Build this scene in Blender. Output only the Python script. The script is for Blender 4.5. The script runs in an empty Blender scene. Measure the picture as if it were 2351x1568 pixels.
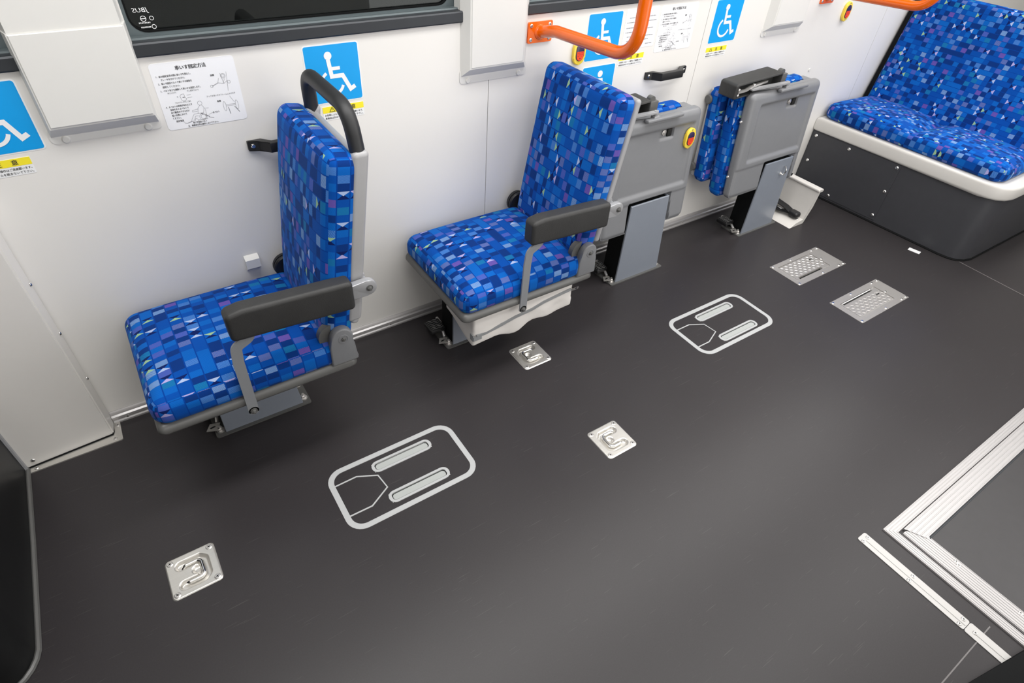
import bpy, bmesh, math, random
from mathutils import Vector, Matrix

# ------------------------------------------------------------------ camera, world, lamps, exposure
sc = bpy.context.scene
COL = sc.collection
random.seed(7)
CAM = Vector((0.0, -1.7174, 1.55))
ROT = ((0.83144558, -0.55269022, 0.05684859), (-0.33487611, -0.58014539, -0.7424886), (0.44334663, 0.59830163, -0.66744207))
cam = bpy.data.cameras.new('camera')
cam.sensor_width = 36.0
cam.lens = 20.752
cam.clip_start = 0.02
cam_o = bpy.data.objects.new('camera', cam)
COL.objects.link(cam_o)
right, down, fwd = (Vector(r).normalized() for r in ROT)
m3 = Matrix((right, -down, -fwd)).transposed()
cam_o.matrix_world = Matrix.Translation(CAM) @ m3.to_4x4()
sc.camera = cam_o

world = bpy.data.worlds.new('world')
sc.world = world
world.use_nodes = True
world.node_tree.nodes['Background'].inputs[0].default_value = (1.0, 0.97, 0.94, 1)
world.node_tree.nodes['Background'].inputs[1].default_value = 1.8

def area(name, loc, size, power, rot, color=(1, 1, 1), spread=180):
    L = bpy.data.lights.new(name, 'AREA')
    L.shape = 'RECTANGLE'
    L.size, L.size_y = size
    L.energy = power
    L.color = color
    L.spread = math.radians(spread)
    o = bpy.data.objects.new(name, L)
    COL.objects.link(o)
    o.location = loc
    o.rotation_euler = rot
    return o

# two rows of ceiling lamps, daylight through the open side door and the door-side windows behind it
area('ceiling_lamp_row_window', (1.7, -0.62, 2.27), (5.6, 0.40), 50, (0, 0, 0), (1.0, 0.985, 0.96), 150)
area('ceiling_lamp_row_door', (2.5, -1.60, 2.27), (4.6, 0.40), 30, (0, 0, 0), (1.0, 0.985, 0.96), 150)
dl = area('door_daylight', (3.9, -3.7, 1.75), (2.6, 2.0), 32, (0, 0, 0), (1.0, 0.99, 0.97))
dl.rotation_euler = (Vector((1.3, 0.0, 0.5)) - dl.location).to_track_quat('-Z', 'Y').to_euler()

vs = sc.view_settings
vs.view_transform = 'Standard'
vs.look = 'None'
vs.exposure = 0.1
vs.gamma = 1.0
vs.use_curve_mapping = False

# ------------------------------------------------------------------ materials
class NT:
    def __init__(s, name):
        s.m = bpy.data.materials.new(name)
        s.m.use_nodes = True
        s.t = s.m.node_tree
        s.b = s.t.nodes['Principled BSDF']
    def n(s, typ, **kw):
        x = s.t.nodes.new(typ)
        for k, v in kw.items():
            setattr(x, k, v)
        return x
    def set(s, node, i, v):
        sock = node.inputs[i]
        if hasattr(v, 'is_output') or isinstance(v, bpy.types.NodeSocket):
            s.t.links.new(v, sock)
        else:
            sock.default_value = v
    def math(s, op, a, b=None, c=None):
        x = s.n('ShaderNodeMath', operation=op)
        s.set(x, 0, a)
        if b is not None: s.set(x, 1, b)
        if c is not None: s.set(x, 2, c)
        return x.outputs[0]
    def mix(s, f, a, b):
        x = s.n('ShaderNodeMix', data_type='RGBA')
        s.set(x, 0, f); s.set(x, 6, a); s.set(x, 7, b)
        return x.outputs[2]
    def ramp(s, f, stops, interp='CONSTANT'):
        x = s.n('ShaderNodeValToRGB')
        x.color_ramp.interpolation = interp
        e = x.color_ramp.elements
        while len(e) < len(stops): e.new(0.5)
        for el, (p, c) in zip(e, stops):
            el.position = p
            el.color = (*c, 1)
        s.set(x, 0, f)
        return x.outputs[0]
    def noise(s, scale, detail=2.0, rough=0.5, vec=None, out=0):
        x = s.n('ShaderNodeTexNoise')
        x.inputs['Scale'].default_value = scale
        x.inputs['Detail'].default_value = detail
        x.inputs['Roughness'].default_value = rough
        if vec is not None: s.t.links.new(vec, x.inputs['Vector'])
        return x.outputs[out]
    def bump(s, h, strength, dist=0.001):
        x = s.n('ShaderNodeBump')
        x.inputs['Strength'].default_value = strength
        x.inputs['Distance'].default_value = dist
        s.t.links.new(h, x.inputs['Height'])
        s.t.links.new(x.outputs[0], s.b.inputs['Normal'])
    def coords(s, which='Object'):
        return s.n('ShaderNodeTexCoord').outputs[which]

def c4(c): return (*c, 1)

def plain(name, col, rough=0.5, metal=0.0, var=0.06, scale=30.0, bump=0.0, bscale=300.0, coat=0.0, spec=0.5):
    g = NT(name)
    co = g.coords()
    n = g.noise(scale, 3, 0.6, co)
    lo = tuple(max(0, x * (1 - var)) for x in col)
    hi = tuple(min(1, x * (1 + var)) for x in col)
    g.set(g.b, 'Base Color', g.mix(n, c4(lo), c4(hi)))
    g.b.inputs['Roughness'].default_value = rough
    g.b.inputs['Metallic'].default_value = metal
    g.b.inputs['Specular IOR Level'].default_value = spec
    if coat:
        g.b.inputs['Coat Weight'].default_value = coat
        g.b.inputs['Coat Roughness'].default_value = 0.08
    if bump:
        g.bump(g.noise(bscale, 2, 0.5, co), bump)
    return g.m

def brushed(name, col, rough, axis, metal=1.0):
    g = NT(name)
    mp = g.n('ShaderNodeMapping')
    s = [400, 400, 400]
    s[axis] = 8
    mp.inputs['Scale'].default_value = s
    g.t.links.new(g.coords(), mp.inputs['Vector'])
    n = g.noise(1.0, 3, 0.6, mp.outputs[0])
    g.set(g.b, 'Base Color', g.mix(n, c4(tuple(x * 0.85 for x in col)), c4(col)))
    g.b.inputs['Metallic'].default_value = metal
    r = g.n('ShaderNodeMapRange')
    r.inputs[3].default_value = rough * 0.8
    r.inputs[4].default_value = rough * 1.25
    g.t.links.new(n, r.inputs[0])
    g.t.links.new(r.outputs[0], g.b.inputs['Roughness'])
    return g.m

def floor_material():
    g = NT('vinyl_floor')
    co = g.coords()
    big = g.noise(2.2, 4, 0.6, co)
    fine = g.noise(260, 2, 0.6, co)
    base = g.mix(big, c4((0.023, 0.0205, 0.022)), c4((0.030, 0.027, 0.0288)))
    base = g.mix(g.math('MULTIPLY', fine, 0.35), base, c4((0.056, 0.051, 0.054)))
    # scuffs: thin, long light hairlines in a few directions
    scr = None
    for k, (ang, sx, sy, th) in enumerate(((0.45, 9, 330, 0.745), (-0.7, 8, 300, 0.735), (1.3, 10, 340, 0.735), (2.2, 6, 260, 0.735))):
        mp = g.n('ShaderNodeMapping')
        mp.inputs['Rotation'].default_value = (0, 0, ang)
        mp.inputs['Scale'].default_value = (sx, sy, 1)
        mp.inputs['Location'].default_value = (k * 3.1, k * 1.7, 0)
        g.t.links.new(co, mp.inputs['Vector'])
        s = g.math('GREATER_THAN', g.noise(1.0, 2, 0.5, mp.outputs[0]), th)
        scr = s if scr is None else g.math('MAXIMUM', scr, s)
    base = g.mix(g.math('MULTIPLY', scr, 0.16), base, c4((0.20, 0.19, 0.18)))
    g.set(g.b, 'Base Color', base)
    r = g.n('ShaderNodeMapRange')
    r.inputs[3].default_value = 0.30
    r.inputs[4].default_value = 0.40
    g.t.links.new(big, r.inputs[0])
    g.t.links.new(r.outputs[0], g.b.inputs['Roughness'])
    g.b.inputs['Specular IOR Level'].default_value = 0.3
    g.bump(g.noise(520, 2, 0.6, co), 0.09, 0.0006)
    return g.m

def fabric_material():
    g = NT('woven_moquette')
    uv = g.n('ShaderNodeUVMap').outputs[0]
    sp = g.n('ShaderNodeSeparateXYZ')
    g.t.links.new(uv, sp.inputs[0])
    U, V = sp.outputs[0], sp.outputs[1]
    u = g.math('DIVIDE', U, 0.0205)
    v = g.math('DIVIDE', V, 0.0335)
    row = g.math('FLOOR', v)
    cu = g.math('FLOOR', u)
    fu = g.math('FRACT', u)
    fv = g.math('FRACT', v)
    cb = g.n('ShaderNodeCombineXYZ')
    g.set(cb, 0, g.math('ADD', cu, 0.5)); g.set(cb, 1, g.math('ADD', row, 0.5))
    wn = g.n('ShaderNodeTexWhiteNoise', noise_dimensions='2D')
    g.t.links.new(cb.outputs[0], wn.inputs['Vector'])
    sc3 = g.n('ShaderNodeSeparateColor')
    g.t.links.new(wn.outputs['Color'], sc3.inputs[0])
    r1, r2, r3 = sc3.outputs[0], sc3.outputs[1], sc3.outputs[2]
    # plain blues alternate with the coloured cells
    odd = g.math('GREATER_THAN', g.math('FRACT', g.math('MULTIPLY', g.math('ADD', g.math('ADD', cu, row), 0.5), 0.5)), 0.5)
    r1 = g.math('MULTIPLY', r1, g.math('SUBTRACT', 1.0, g.math('MULTIPLY', odd, 0.55)))
    ground = (0.001, 0.086, 0.42)
    ink = g.ramp(r1, [(0.0, (0.001, 0.060, 0.33)), (0.20, (0.002, 0.018, 0.13)), (0.33, (0.004, 0.13, 0.48)), (0.50, (0.11, 0.27, 0.58)),
                      (0.62, (0.015, 0.22, 0.28)), (0.71, (0.13, 0.11, 0.38)), (0.79, (0.32, 0.48, 0.62)), (0.87, (0.20, 0.19, 0.30)), (0.94, (0.26, 0.06, 0.25))])
    # diagonal weave lines; their slope and pitch follow the cell
    pitch = g.math('MULTIPLY_ADD', r2, 0.0012, 0.0032)
    diag = g.math('ADD', U, g.math('MULTIPLY', V, g.math('MULTIPLY_ADD', g.math('GREATER_THAN', r3, 0.4), 1.9, -0.7)))
    st = g.math('GREATER_THAN', g.math('FRACT', g.math('DIVIDE', diag, pitch)), 0.48)
    wv = g.math('MAXIMUM', st, g.math('LESS_THAN', r1, 0.33))
    cell = g.mix(g.math('MULTIPLY', wv, 0.82), c4(ground), ink)
    # triangle cells: a navy and a pale triangle tip to tip
    a = g.math('MULTIPLY', g.math('ABSOLUTE', g.math('SUBTRACT', fv, 0.5)), 2.0)
    flip = g.math('GREATER_THAN', r3, 0.5)
    fx = g.math('ABSOLUTE', g.math('SUBTRACT', fu, flip))
    pale_in = g.math('GREATER_THAN', fx, g.math('MULTIPLY_ADD', a, 0.55, 0.45))
    navy_in = g.math('LESS_THAN', fx, g.math('SUBTRACT', 0.62, g.math('MULTIPLY', a, 0.62)))
    pale = g.ramp(r2, [(0.0, (0.36, 0.46, 0.70)), (0.94, (0.28, 0.46, 0.28)), (0.97, (0.38, 0.36, 0.66))])
    tri = g.mix(navy_in, c4(ground), c4((0.002, 0.012, 0.10)))
    tri = g.mix(pale_in, tri, pale)
    cell = g.mix(g.math('GREATER_THAN', r2, 0.905), cell, tri)
    # thin lines between rows and a fainter one between cells
    ln = g.math('GREATER_THAN', g.math('ABSOLUTE', g.math('SUBTRACT', fv, 0.5)), 0.452)
    cell = g.mix(ln, cell, c4((0.0, 0.045, 0.28)))
    g.set(g.b, 'Base Color', cell)
    g.b.inputs['Roughness'].default_value = 0.9
    g.b.inputs['Specular IOR Level'].default_value = 0.12
    g.b.inputs['Sheen Weight'].default_value = 0.12
    g.b.inputs['Sheen Roughness'].default_value = 0.4
    g.b.inputs['Sheen Tint'].default_value = (0.35, 0.65, 1.0, 1)
    g.bump(g.noise(900, 2, 0.6, g.coords()), 0.25, 0.0008)
    return g.m

def glass_material():
    g = NT('tinted_window_glass')
    out = g.t.nodes['Material Output']
    tr = g.n('ShaderNodeBsdfTransparent')
    tr.inputs[0].default_value = (0.42, 0.45, 0.45, 1)
    gl = g.n('ShaderNodeBsdfGlossy')
    gl.inputs['Roughness'].default_value = 0.01
    gl.inputs['Color'].default_value = (0.9, 0.95, 0.95, 1)
    fr = g.n('ShaderNodeFresnel')
    fr.inputs[0].default_value = 1.52
    mx = g.n('ShaderNodeMixShader')
    g.t.links.new(fr.outputs[0], mx.inputs[0])
    g.t.links.new(tr.outputs[0], mx.inputs[1])
    g.t.links.new(gl.outputs[0], mx.inputs[2])
    g.t.links.new(mx.outputs[0], out.inputs[0])
    return g.m

M = dict(
    wall=plain('wall_laminate', (0.78, 0.765, 0.735), 0.38, var=0.012, scale=3, bump=0.03, bscale=700),
    cover=plain('pillar_plastic', (0.72, 0.715, 0.69), 0.45, var=0.012, bump=0.04, bscale=900),
    box=plain('painted_steel_white', (0.74, 0.72, 0.69), 0.35, var=0.015),
    ceil=plain('ceiling_laminate', (0.78, 0.78, 0.76), 0.5, var=0.02),
    dark=plain('dark_partition_vinyl', (0.010, 0.0105, 0.011), 0.4, spec=0.25, var=0.2, bump=0.05, bscale=500),
    rail=plain('anodised_window_rail', (0.036, 0.040, 0.046), 0.42, metal=0.35, var=0.08),
    frame=plain('window_frame_grey', (0.13, 0.16, 0.17), 0.35, metal=0.3, var=0.06),
    rubber=plain('black_rubber', (0.004, 0.0045, 0.005), 0.7, spec=0.15, var=0.2),
    black=plain('black_plastic', (0.012, 0.012, 0.013), 0.42, var=0.15, bump=0.05, bscale=600),
    pad=plain('black_leatherette', (0.026, 0.026, 0.026), 0.55, var=0.25, bump=0.5, bscale=420),
    bar=plain('grab_bar_rubber', (0.020, 0.021, 0.023), 0.5, var=0.15, bump=0.05, bscale=800),
    grey=plain('grey_moulded_plastic', (0.195, 0.20, 0.212), 0.36, var=0.04, bump=0.10, bscale=700),
    pan=plain('dark_grey_moulded_plastic', (0.105, 0.105, 0.102), 0.36, var=0.05, bump=0.10, bscale=700),
    silver=plain('pale_grey_plastic', (0.35, 0.35, 0.36), 0.35, var=0.03),
    arm=plain('painted_bracket_grey', (0.36, 0.365, 0.38), 0.3, metal=0.25, var=0.04),
    post=plain('painted_bar_grey', (0.24, 0.25, 0.265), 0.35, var=0.05),
    ped=plain('pedestal_blue_grey', (0.225, 0.25, 0.295), 0.28, var=0.04, coat=0.2),
    steel=plain('stainless_steel', (0.72, 0.70, 0.68), 0.28, metal=0.75, var=0.05),
    chrome=plain('polished_steel', (0.86, 0.85, 0.83), 0.10, metal=1.0, var=0.03),
    plate=brushed('brushed_stainless_plate', (0.76, 0.74, 0.70), 0.30, 0, 0.75),
    hatchplate=brushed('brushed_hatch_plate', (0.46, 0.44, 0.42), 0.34, 0, 0.6),
    strip=brushed('brushed_strip', (0.50, 0.49, 0.48), 0.42, 1, 0.55),
    alu_x=brushed('aluminium_extrusion_x', (0.52, 0.505, 0.505), 0.36, 0, 0.45),
    alu_y=brushed('aluminium_extrusion_y', (0.52, 0.505, 0.505), 0.36, 1, 0.45),
    slot=plain('dark_recess', (0.006, 0.006, 0.006), 0.7, var=0.2),
    tape=plain('pale_grey_inlay', (0.44, 0.45, 0.455), 0.4, var=0.03),
    slotbar=plain('greenish_grey_bar', (0.40, 0.42, 0.41), 0.35, var=0.03),
    vinyl=plain('white_vinyl', (0.80, 0.77, 0.74), 0.42, var=0.03),
    zip=plain('grey_zip_tape', (0.28, 0.29, 0.30), 0.6, var=0.1),
    cream=plain('cream_plastic', (0.66, 0.645, 0.615), 0.36, var=0.02),
    tray=plain('cream_tray_plastic', (0.62, 0.60, 0.57), 0.36, var=0.02),
    bench=plain('charcoal_bench_vinyl', (0.050, 0.051, 0.058), 0.40, var=0.1, bump=0.08, bscale=500),
    orange=plain('orange_coated_steel', (0.84, 0.135, 0.0), 0.22, var=0.03, coat=0.6),
    blue=plain('sign_blue', (0.0, 0.335, 0.79), 0.35, var=0.015),
    white=plain('sign_white', (0.86, 0.87, 0.88), 0.35, var=0.01),
    paper=plain('poster_white', (0.87, 0.88, 0.91), 0.30, var=0.01),
    yellow=plain('sign_yellow', (0.92, 0.78, 0.03), 0.4, var=0.02),
    ink=plain('print_black', (0.02, 0.02, 0.022), 0.6, var=0.05),
    greyink=plain('print_grey', (0.22, 0.22, 0.24), 0.6, var=0.05),
    btn=plain('button_yellow', (0.90, 0.66, 0.06), 0.28, var=0.02, coat=0.3),
    lens=plain('button_lens_navy', (0.035, 0.025, 0.075), 0.15, var=0.05),
    red=plain('button_red', (0.90, 0.07, 0.015), 0.3, var=0.03),
    ramp=plain('ramp_vinyl', (0.034, 0.032, 0.034), 0.42, var=0.12, bump=0.08, bscale=500),
    joint=plain('floor_joint', (0.16, 0.15, 0.15), 0.4, var=0.05),
    hall=plain('hall_floor_dark', (0.010, 0.007, 0.006), 0.5, var=0.3, scale=1.5),
    hallwall=plain('hall_wall_dark', (0.006, 0.005, 0.005), 0.7, var=0.3, scale=1.0),
    strap=plain('black_webbing', (0.006, 0.006, 0.007), 0.8, var=0.2),
    fabric=fabric_material(),
    floor=floor_material(),
    glass=glass_material(),
)

# ------------------------------------------------------------------ mesh helpers
BASE = {}

def finish(me, ang=0.62):
    me.polygons.foreach_set('use_smooth', [True] * len(me.polygons))
    me.set_sharp_from_angle(angle=ang)

def obj(name, bm, mat, parent=None, base=(0, 0, 0), ang=0.62):
    if parent is not None:
        base = BASE[parent.name]
    bmesh.ops.translate(bm, verts=bm.verts, vec=-Vector(base))
    bmesh.ops.recalc_face_normals(bm, faces=bm.faces)
    me = bpy.data.meshes.new(name)
    bm.to_mesh(me)
    bm.free()
    me.materials.append(M[mat] if isinstance(mat, str) else mat)
    finish(me, ang)
    o = bpy.data.objects.new(name, me)
    COL.objects.link(o)
    if parent is not None:
        o.parent = parent
    else:
        o.location = base
    BASE[o.name] = Vector(base)
    return o

def tag(o, label=None, cat=None, group=None, kind=None):
    if label: o['label'] = label
    if cat: o['category'] = cat
    if group: o['group'] = group
    if kind: o['kind'] = kind
    return o

def thing(name, label, cat, loc, group=None, kind=None):
    o = bpy.data.objects.new(name, None)
    o.empty_display_size = 0.05
    COL.objects.link(o)
    o.location = loc
    BASE[o.name] = Vector(loc)
    return tag(o, label, cat, group, kind)

def inst(name, me, parent, loc, rot=(0, 0, 0)):
    o = bpy.data.objects.new(name, me)
    COL.objects.link(o)
    o.parent = parent
    o.location = Vector(loc) - BASE[parent.name]
    o.rotation_euler = rot
    return o

def B(): return bmesh.new()

def box(bm, x0, x1, y0, y1, z0, z1, bev=0.0, seg=2):
    r = bmesh.ops.create_cube(bm, size=1.0)
    vsx = r['verts']
    for v in vsx:
        v.co = Vector(((x0 + x1) / 2 + v.co.x * (x1 - x0), (y0 + y1) / 2 + v.co.y * (y1 - y0), (z0 + z1) / 2 + v.co.z * (z1 - z0)))
    if bev:
        es = list({e for v in vsx for e in v.link_edges})
        bmesh.ops.bevel(bm, geom=es, offset=bev, segments=seg, affect='EDGES', profile=0.5)
    return bm

AX = {'xy': (0, 1, 2), 'xz': (0, 2, 1), 'yz': (1, 2, 0)}

def place(plane, p, d):
    a, b, c = AX[plane]
    v = [0, 0, 0]
    v[a], v[b], v[c] = p[0], p[1], d
    return Vector(v)

def prism(bm, pts, plane, d0, d1, bev=0.0, seg=2):
    lo = [bm.verts.new(place(plane, p, d0)) for p in pts]
    hi = [bm.verts.new(place(plane, p, d1)) for p in pts]
    n = len(pts)
    fs = [bm.faces.new(lo), bm.faces.new(hi)]
    for i in range(n):
        fs.append(bm.faces.new((lo[i], lo[(i + 1) % n], hi[(i + 1) % n], hi[i])))
    if bev:
        es = list({e for f in fs[:2] for e in f.edges})
        bmesh.ops.bevel(bm, geom=es, offset=bev, segments=seg, affect='EDGES', profile=0.5)
    return bm

def frustum(bm, p0, p1, plane, d0, d1):
    lo = [bm.verts.new(place(plane, p, d0)) for p in p0]
    hi = [bm.verts.new(place(plane, p, d1)) for p in p1]
    n = len(p0)
    bm.faces.new(lo); bm.faces.new(hi)
    for i in range(n):
        bm.faces.new((lo[i], lo[(i + 1) % n], hi[(i + 1) % n], hi[i]))
    return bm

def ring(bm, outer, inner, plane, d0, d1):
    n = len(outer)
    rows = []
    for pts, d in ((outer, d0), (outer, d1), (inner, d1), (inner, d0)):
        rows.append([bm.verts.new(place(plane, p, d)) for p in pts])
    for k in range(4):
        A, Bv = rows[k], rows[(k + 1) % 4]
        for i in range(n):
            bm.faces.new((A[i], A[(i + 1) % n], Bv[(i + 1) % n], Bv[i]))
    return bm

def rrect(x0, x1, y0, y1, r, n=5):
    pts = []
    for cx, cy, a0 in ((x1 - r, y1 - r, 0), (x0 + r, y1 - r, 90), (x0 + r, y0 + r, 180), (x1 - r, y0 + r, 270)):
        for i in range(n + 1):
            a = math.radians(a0 + 90 * i / n)
            pts.append((cx + r * math.cos(a), cy + r * math.sin(a)))
    return pts

def circle(cx, cy, r, n=20):
    return [(cx + r * math.cos(2 * math.pi * i / n), cy + r * math.sin(2 * math.pi * i / n)) for i in range(n)]

def fillet(pts, rad, n=7):
    pts = [Vector(p) for p in pts]
    out = [pts[0]]
    rads = rad if isinstance(rad, (list, tuple)) else [rad] * (len(pts) - 2)
    for i in range(1, len(pts) - 1):
        a, b, c = pts[i - 1], pts[i], pts[i + 1]
        u, w = (a - b), (c - b)
        ang = u.angle(w)
        t = min(rads[i - 1] / math.tan(ang / 2), u.length * 0.49, w.length * 0.49)
        p, q = b + u.normalized() * t, b + w.normalized() * t
        for k in range(n + 1):
            s = k / n
            out.append(p * (1 - s) ** 2 + b * 2 * s * (1 - s) + q * s * s)
    out.append(pts[-1])
    return out

def tube(bm, pts, r, n=14, cap=True, flat=None):
    pts = [Vector(p) for p in pts]
    rings = []
    up = None
    for i, p in enumerate(pts):
        d = (pts[min(i + 1, len(pts) - 1)] - pts[max(i - 1, 0)]).normalized()
        if up is None:
            up = Vector((0, 0, 1)) if abs(d.z) < 0.9 else Vector((1, 0, 0))
        s = d.cross(up).normalized()
        up = s.cross(d).normalized()
        rr = r[i] if isinstance(r, (list, tuple)) else r
        if flat:
            ra, rb = flat
            rings.append([bm.verts.new(p + s * x + up * y) for x, y in ((ra, rb), (-ra, rb), (-ra, -rb), (ra, -rb))])
        else:
            rings.append([bm.verts.new(p + (s * math.cos(2 * math.pi * k / n) + up * math.sin(2 * math.pi * k / n)) * rr) for k in range(n)])
    n = len(rings[0])
    for A, C in zip(rings, rings[1:]):
        for k in range(n):
            bm.faces.new((A[k], A[(k + 1) % n], C[(k + 1) % n], C[k]))
    if cap:
        bm.faces.new(rings[0]); bm.faces.new(rings[-1])
    return bm

def cyl(bm, c, d, r, n=18, r2=None):
    c, d = Vector(c), Vector(d)
    return tube(bm, [c, c + d], [r, r if r2 is None else r2], n)

def lathe(bm, c, axis, prof, n=20):
    """prof: (distance along axis, radius) list"""
    c, d = Vector(c), Vector(axis).normalized()
    s = d.orthogonal().normalized()
    t = d.cross(s)
    rings = []
    for h, r in prof:
        if r < 1e-6:
            rings.append([bm.verts.new(c + d * h)])
        else:
            rings.append([bm.verts.new(c + d * h + (s * math.cos(2 * math.pi * k / n) + t * math.sin(2 * math.pi * k / n)) * r) for k in range(n)])
    for A, C in zip(rings, rings[1:]):
        for k in range(n):
            if len(A) == 1 and len(C) == 1: continue
            if len(A) == 1: bm.faces.new((A[0], C[(k + 1) % n], C[k]))
            elif len(C) == 1: bm.faces.new((A[k], A[(k + 1) % n], C[0]))
            else: bm.faces.new((A[k], A[(k + 1) % n], C[(k + 1) % n], C[k]))
    for R in (rings[0], rings[-1]):
        if len(R) > 2: bm.faces.new(R)
    return bm

def rbox(bm, x0, x1, y0, y1, z0, z1, r, n=(4, 4, 4), k=3, deform=None, mat=None, uvo=(0, 0), uvs=(1, 1)):
    """rounded box on a grid, with flat-projected uv in metres; deform(p_before, p_after) moves the points"""
    c = Vector(((x0 + x1) / 2, (y0 + y1) / 2, (z0 + z1) / 2))
    h = ((x1 - x0) / 2, (y1 - y0) / 2, (z1 - z0) / 2)
    rr = [min(r, v * 0.98) for v in h] if not isinstance(r, (list, tuple)) else list(r)
    lines = []
    for a in range(3):
        i = h[a] - rr[a]
        L = [-h[a] + rr[a] * (1 - math.cos(math.pi / 2 * q / k)) * 1.0 for q in range(k)]
        L = [-i - rr[a] * math.tan(math.pi / 4 * (1 - q / k)) for q in range(k)]
        L += [-i + 2 * i * q / n[a] for q in range(n[a] + 1)]
        L += [i + rr[a] * math.tan(math.pi / 4 * (q + 1) / k) for q in range(k)]
        lines.append(L)
    uvl = bm.loops.layers.uv.verify()
    cache = {}
    def V(p):
        key = tuple(round(x, 6) for x in p)
        if key not in cache:
            inner = [max(-(h[a] - rr[a]), min(h[a] - rr[a], p[a])) for a in range(3)]
            d = [(p[a] - inner[a]) / rr[a] for a in range(3)]
            L = math.sqrt(sum(x * x for x in d))
            q = Vector([inner[a] + (d[a] / L if L > 1e-9 else 0) * rr[a] for a in range(3)])
            if deform:
                q = deform(Vector(p), q, h)
            q = q + c
            if mat is not None:
                q = mat @ q
            cache[key] = bm.verts.new(q)
        return cache[key]
    for a in range(3):
        b, e = (a + 1) % 3, (a + 2) % 3
        for sgn in (-1, 1):
            for i in range(len(lines[b]) - 1):
                for j in range(len(lines[e]) - 1):
                    quad = []
                    for ii, jj in ((i, j), (i + 1, j), (i + 1, j + 1), (i, j + 1)):
                        p = [0, 0, 0]
                        p[a], p[b], p[e] = sgn * h[a], lines[b][ii], lines[e][jj]
                        quad.append(p)
                    f = bm.faces.new([V(p) for p in quad])
                    for lp, p in zip(f.loops, quad):
                        w = [p[x] + c[x] for x in range(3)]
                        uvx = (w[1], w[0]) if a == 2 else ((w[1], w[2]) if a == 0 else (w[2], w[0]))
                        lp[uvl].uv = (uvx[0] * uvs[0] + uvo[0] + 5 + a * 0.31, uvx[1] * uvs[1] + uvo[1] + 5 + a * 0.17)
    return bm

def smooth01(x):
    x = max(0.0, min(1.0, x))
    return x * x * (3 - 2 * x)

# shared small hardware: meshes made once
def hw_mesh(name, bm, mats, dark=None):
    bmesh.ops.recalc_face_normals(bm, faces=bm.faces)
    me = bpy.data.meshes.new(name)
    bm.to_mesh(me)
    bm.free()
    for m in mats: me.materials.append(M[m])
    finish(me, 0.5)
    return me

def screw_mesh(name, r, h=0.0016, m='steel', cross=True):
    bm = B()
    lathe(bm, (0, 0, 0), (0, 0, 1), [(0, r * 1.12), (h * 0.35, r * 1.1), (h, r * 0.8), (h * 1.08, 0)], 16)
    n0 = len(bm.faces)
    if cross:
        bmesh.ops.recalc_face_normals(bm, faces=bm.faces)
        for a in (0.4, 0.4 + math.pi / 2):
            d = Vector((math.cos(a), math.sin(a), 0))
            tube(bm, [d * -r * 0.5 + Vector((0, 0, h)), d * r * 0.5 + Vector((0, 0, h))], r, flat=(r * 0.13, h * 0.14))
    bm.faces.ensure_lookup_table()
    for f in list(bm.faces)[n0:]: f.material_index = 1
    return hw_mesh(name, bm, [m, 'slot'])

def bolt_mesh(name, r, h, m='steel'):
    bm = B()
    lathe(bm, (0, 0, 0), (0, 0, 1), [(0, r * 1.5), (h * 0.2, r * 1.5), (h * 0.22, r * 1.1)], 18)
    lathe(bm, (0, 0, h * 0.2), (0, 0, 1), [(0, r), (h * 0.7, r), (h * 0.8, r * 0.85)], 6)
    lathe(bm, (0, 0, h), (0, 0, 1), [(0, r * 0.5), (h * 0.45, r * 0.5), (h * 0.5, 0)], 10)
    return hw_mesh(name, bm, [m])

SCREW = screw_mesh('screw', 0.0075, 0.0022)
SCREW_S = screw_mesh('small_screw', 0.0055, 0.0022)
RIVET = screw_mesh('rivet', 0.006, 0.0035, 'chrome', False)
RIVET_B = screw_mesh('bench_rivet', 0.008, 0.004, 'chrome', False)
BUTTON = screw_mesh('snap_button', 0.0085, 0.0035, 'cover', False)
BOLT = bolt_mesh('hex_bolt', 0.0085, 0.014)
BOLT_D = bolt_mesh('dark_bolt', 0.0065, 0.007, 'pan')
FACE_Y = (math.radians(90), 0, 0)      # head towards -y
FACE_X = (0, math.radians(-90), 0)     # head towards -x

# ------------------------------------------------------------------ print: text and line work on wall stickers (x to the side, z up, facing -y)
TXT = {}
def text_geo(s):
    if s not in TXT:
        cu = bpy.data.curves.new('t', 'FONT')
        cu.body = s
        cu.size = 1.0
        cu.resolution_u = 2
        ob = bpy.data.objects.new('t', cu)
        COL.objects.link(ob)
        bpy.context.view_layer.update()
        dg = bpy.context.evaluated_depsgraph_get()
        ev = ob.evaluated_get(dg)
        me = ev.to_mesh()
        vs_ = [tuple(v.co) for v in me.vertices]
        fs_ = [tuple(p.vertices) for p in me.polygons]
        ev.to_mesh_clear()
        bpy.data.objects.remove(ob)
        bpy.data.curves.remove(cu)
        TXT[s] = (vs_, fs_)
    return TXT[s]

def text(bm, s, x, z, size, y, width=None, mirror=False, bold=0.0, shear=0.0, anchor='l'):
    vv, ff = text_geo(s)
    if not vv: return
    x0 = min(v[0] for v in vv); x1 = max(v[0] for v in vv)
    k = size if width is None else width / (x1 - x0)
    off = {'l': x0, 'c': (x0 + x1) / 2, 'r': x1}[anchor]
    for dx in ((0,) if not bold else (-bold, bold)):
        nv = []
        for v in vv:
            px = (v[0] - off) * k * (-1 if mirror else 1) + dx + v[1] * size * shear
            nv.append(bm.verts.new((x + px, y - (0.00006 if dx > 0 else 0), z + v[1] * size)))
        for f in ff:
            try: bm.faces.new([nv[i] for i in f])
            except ValueError: pass

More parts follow.
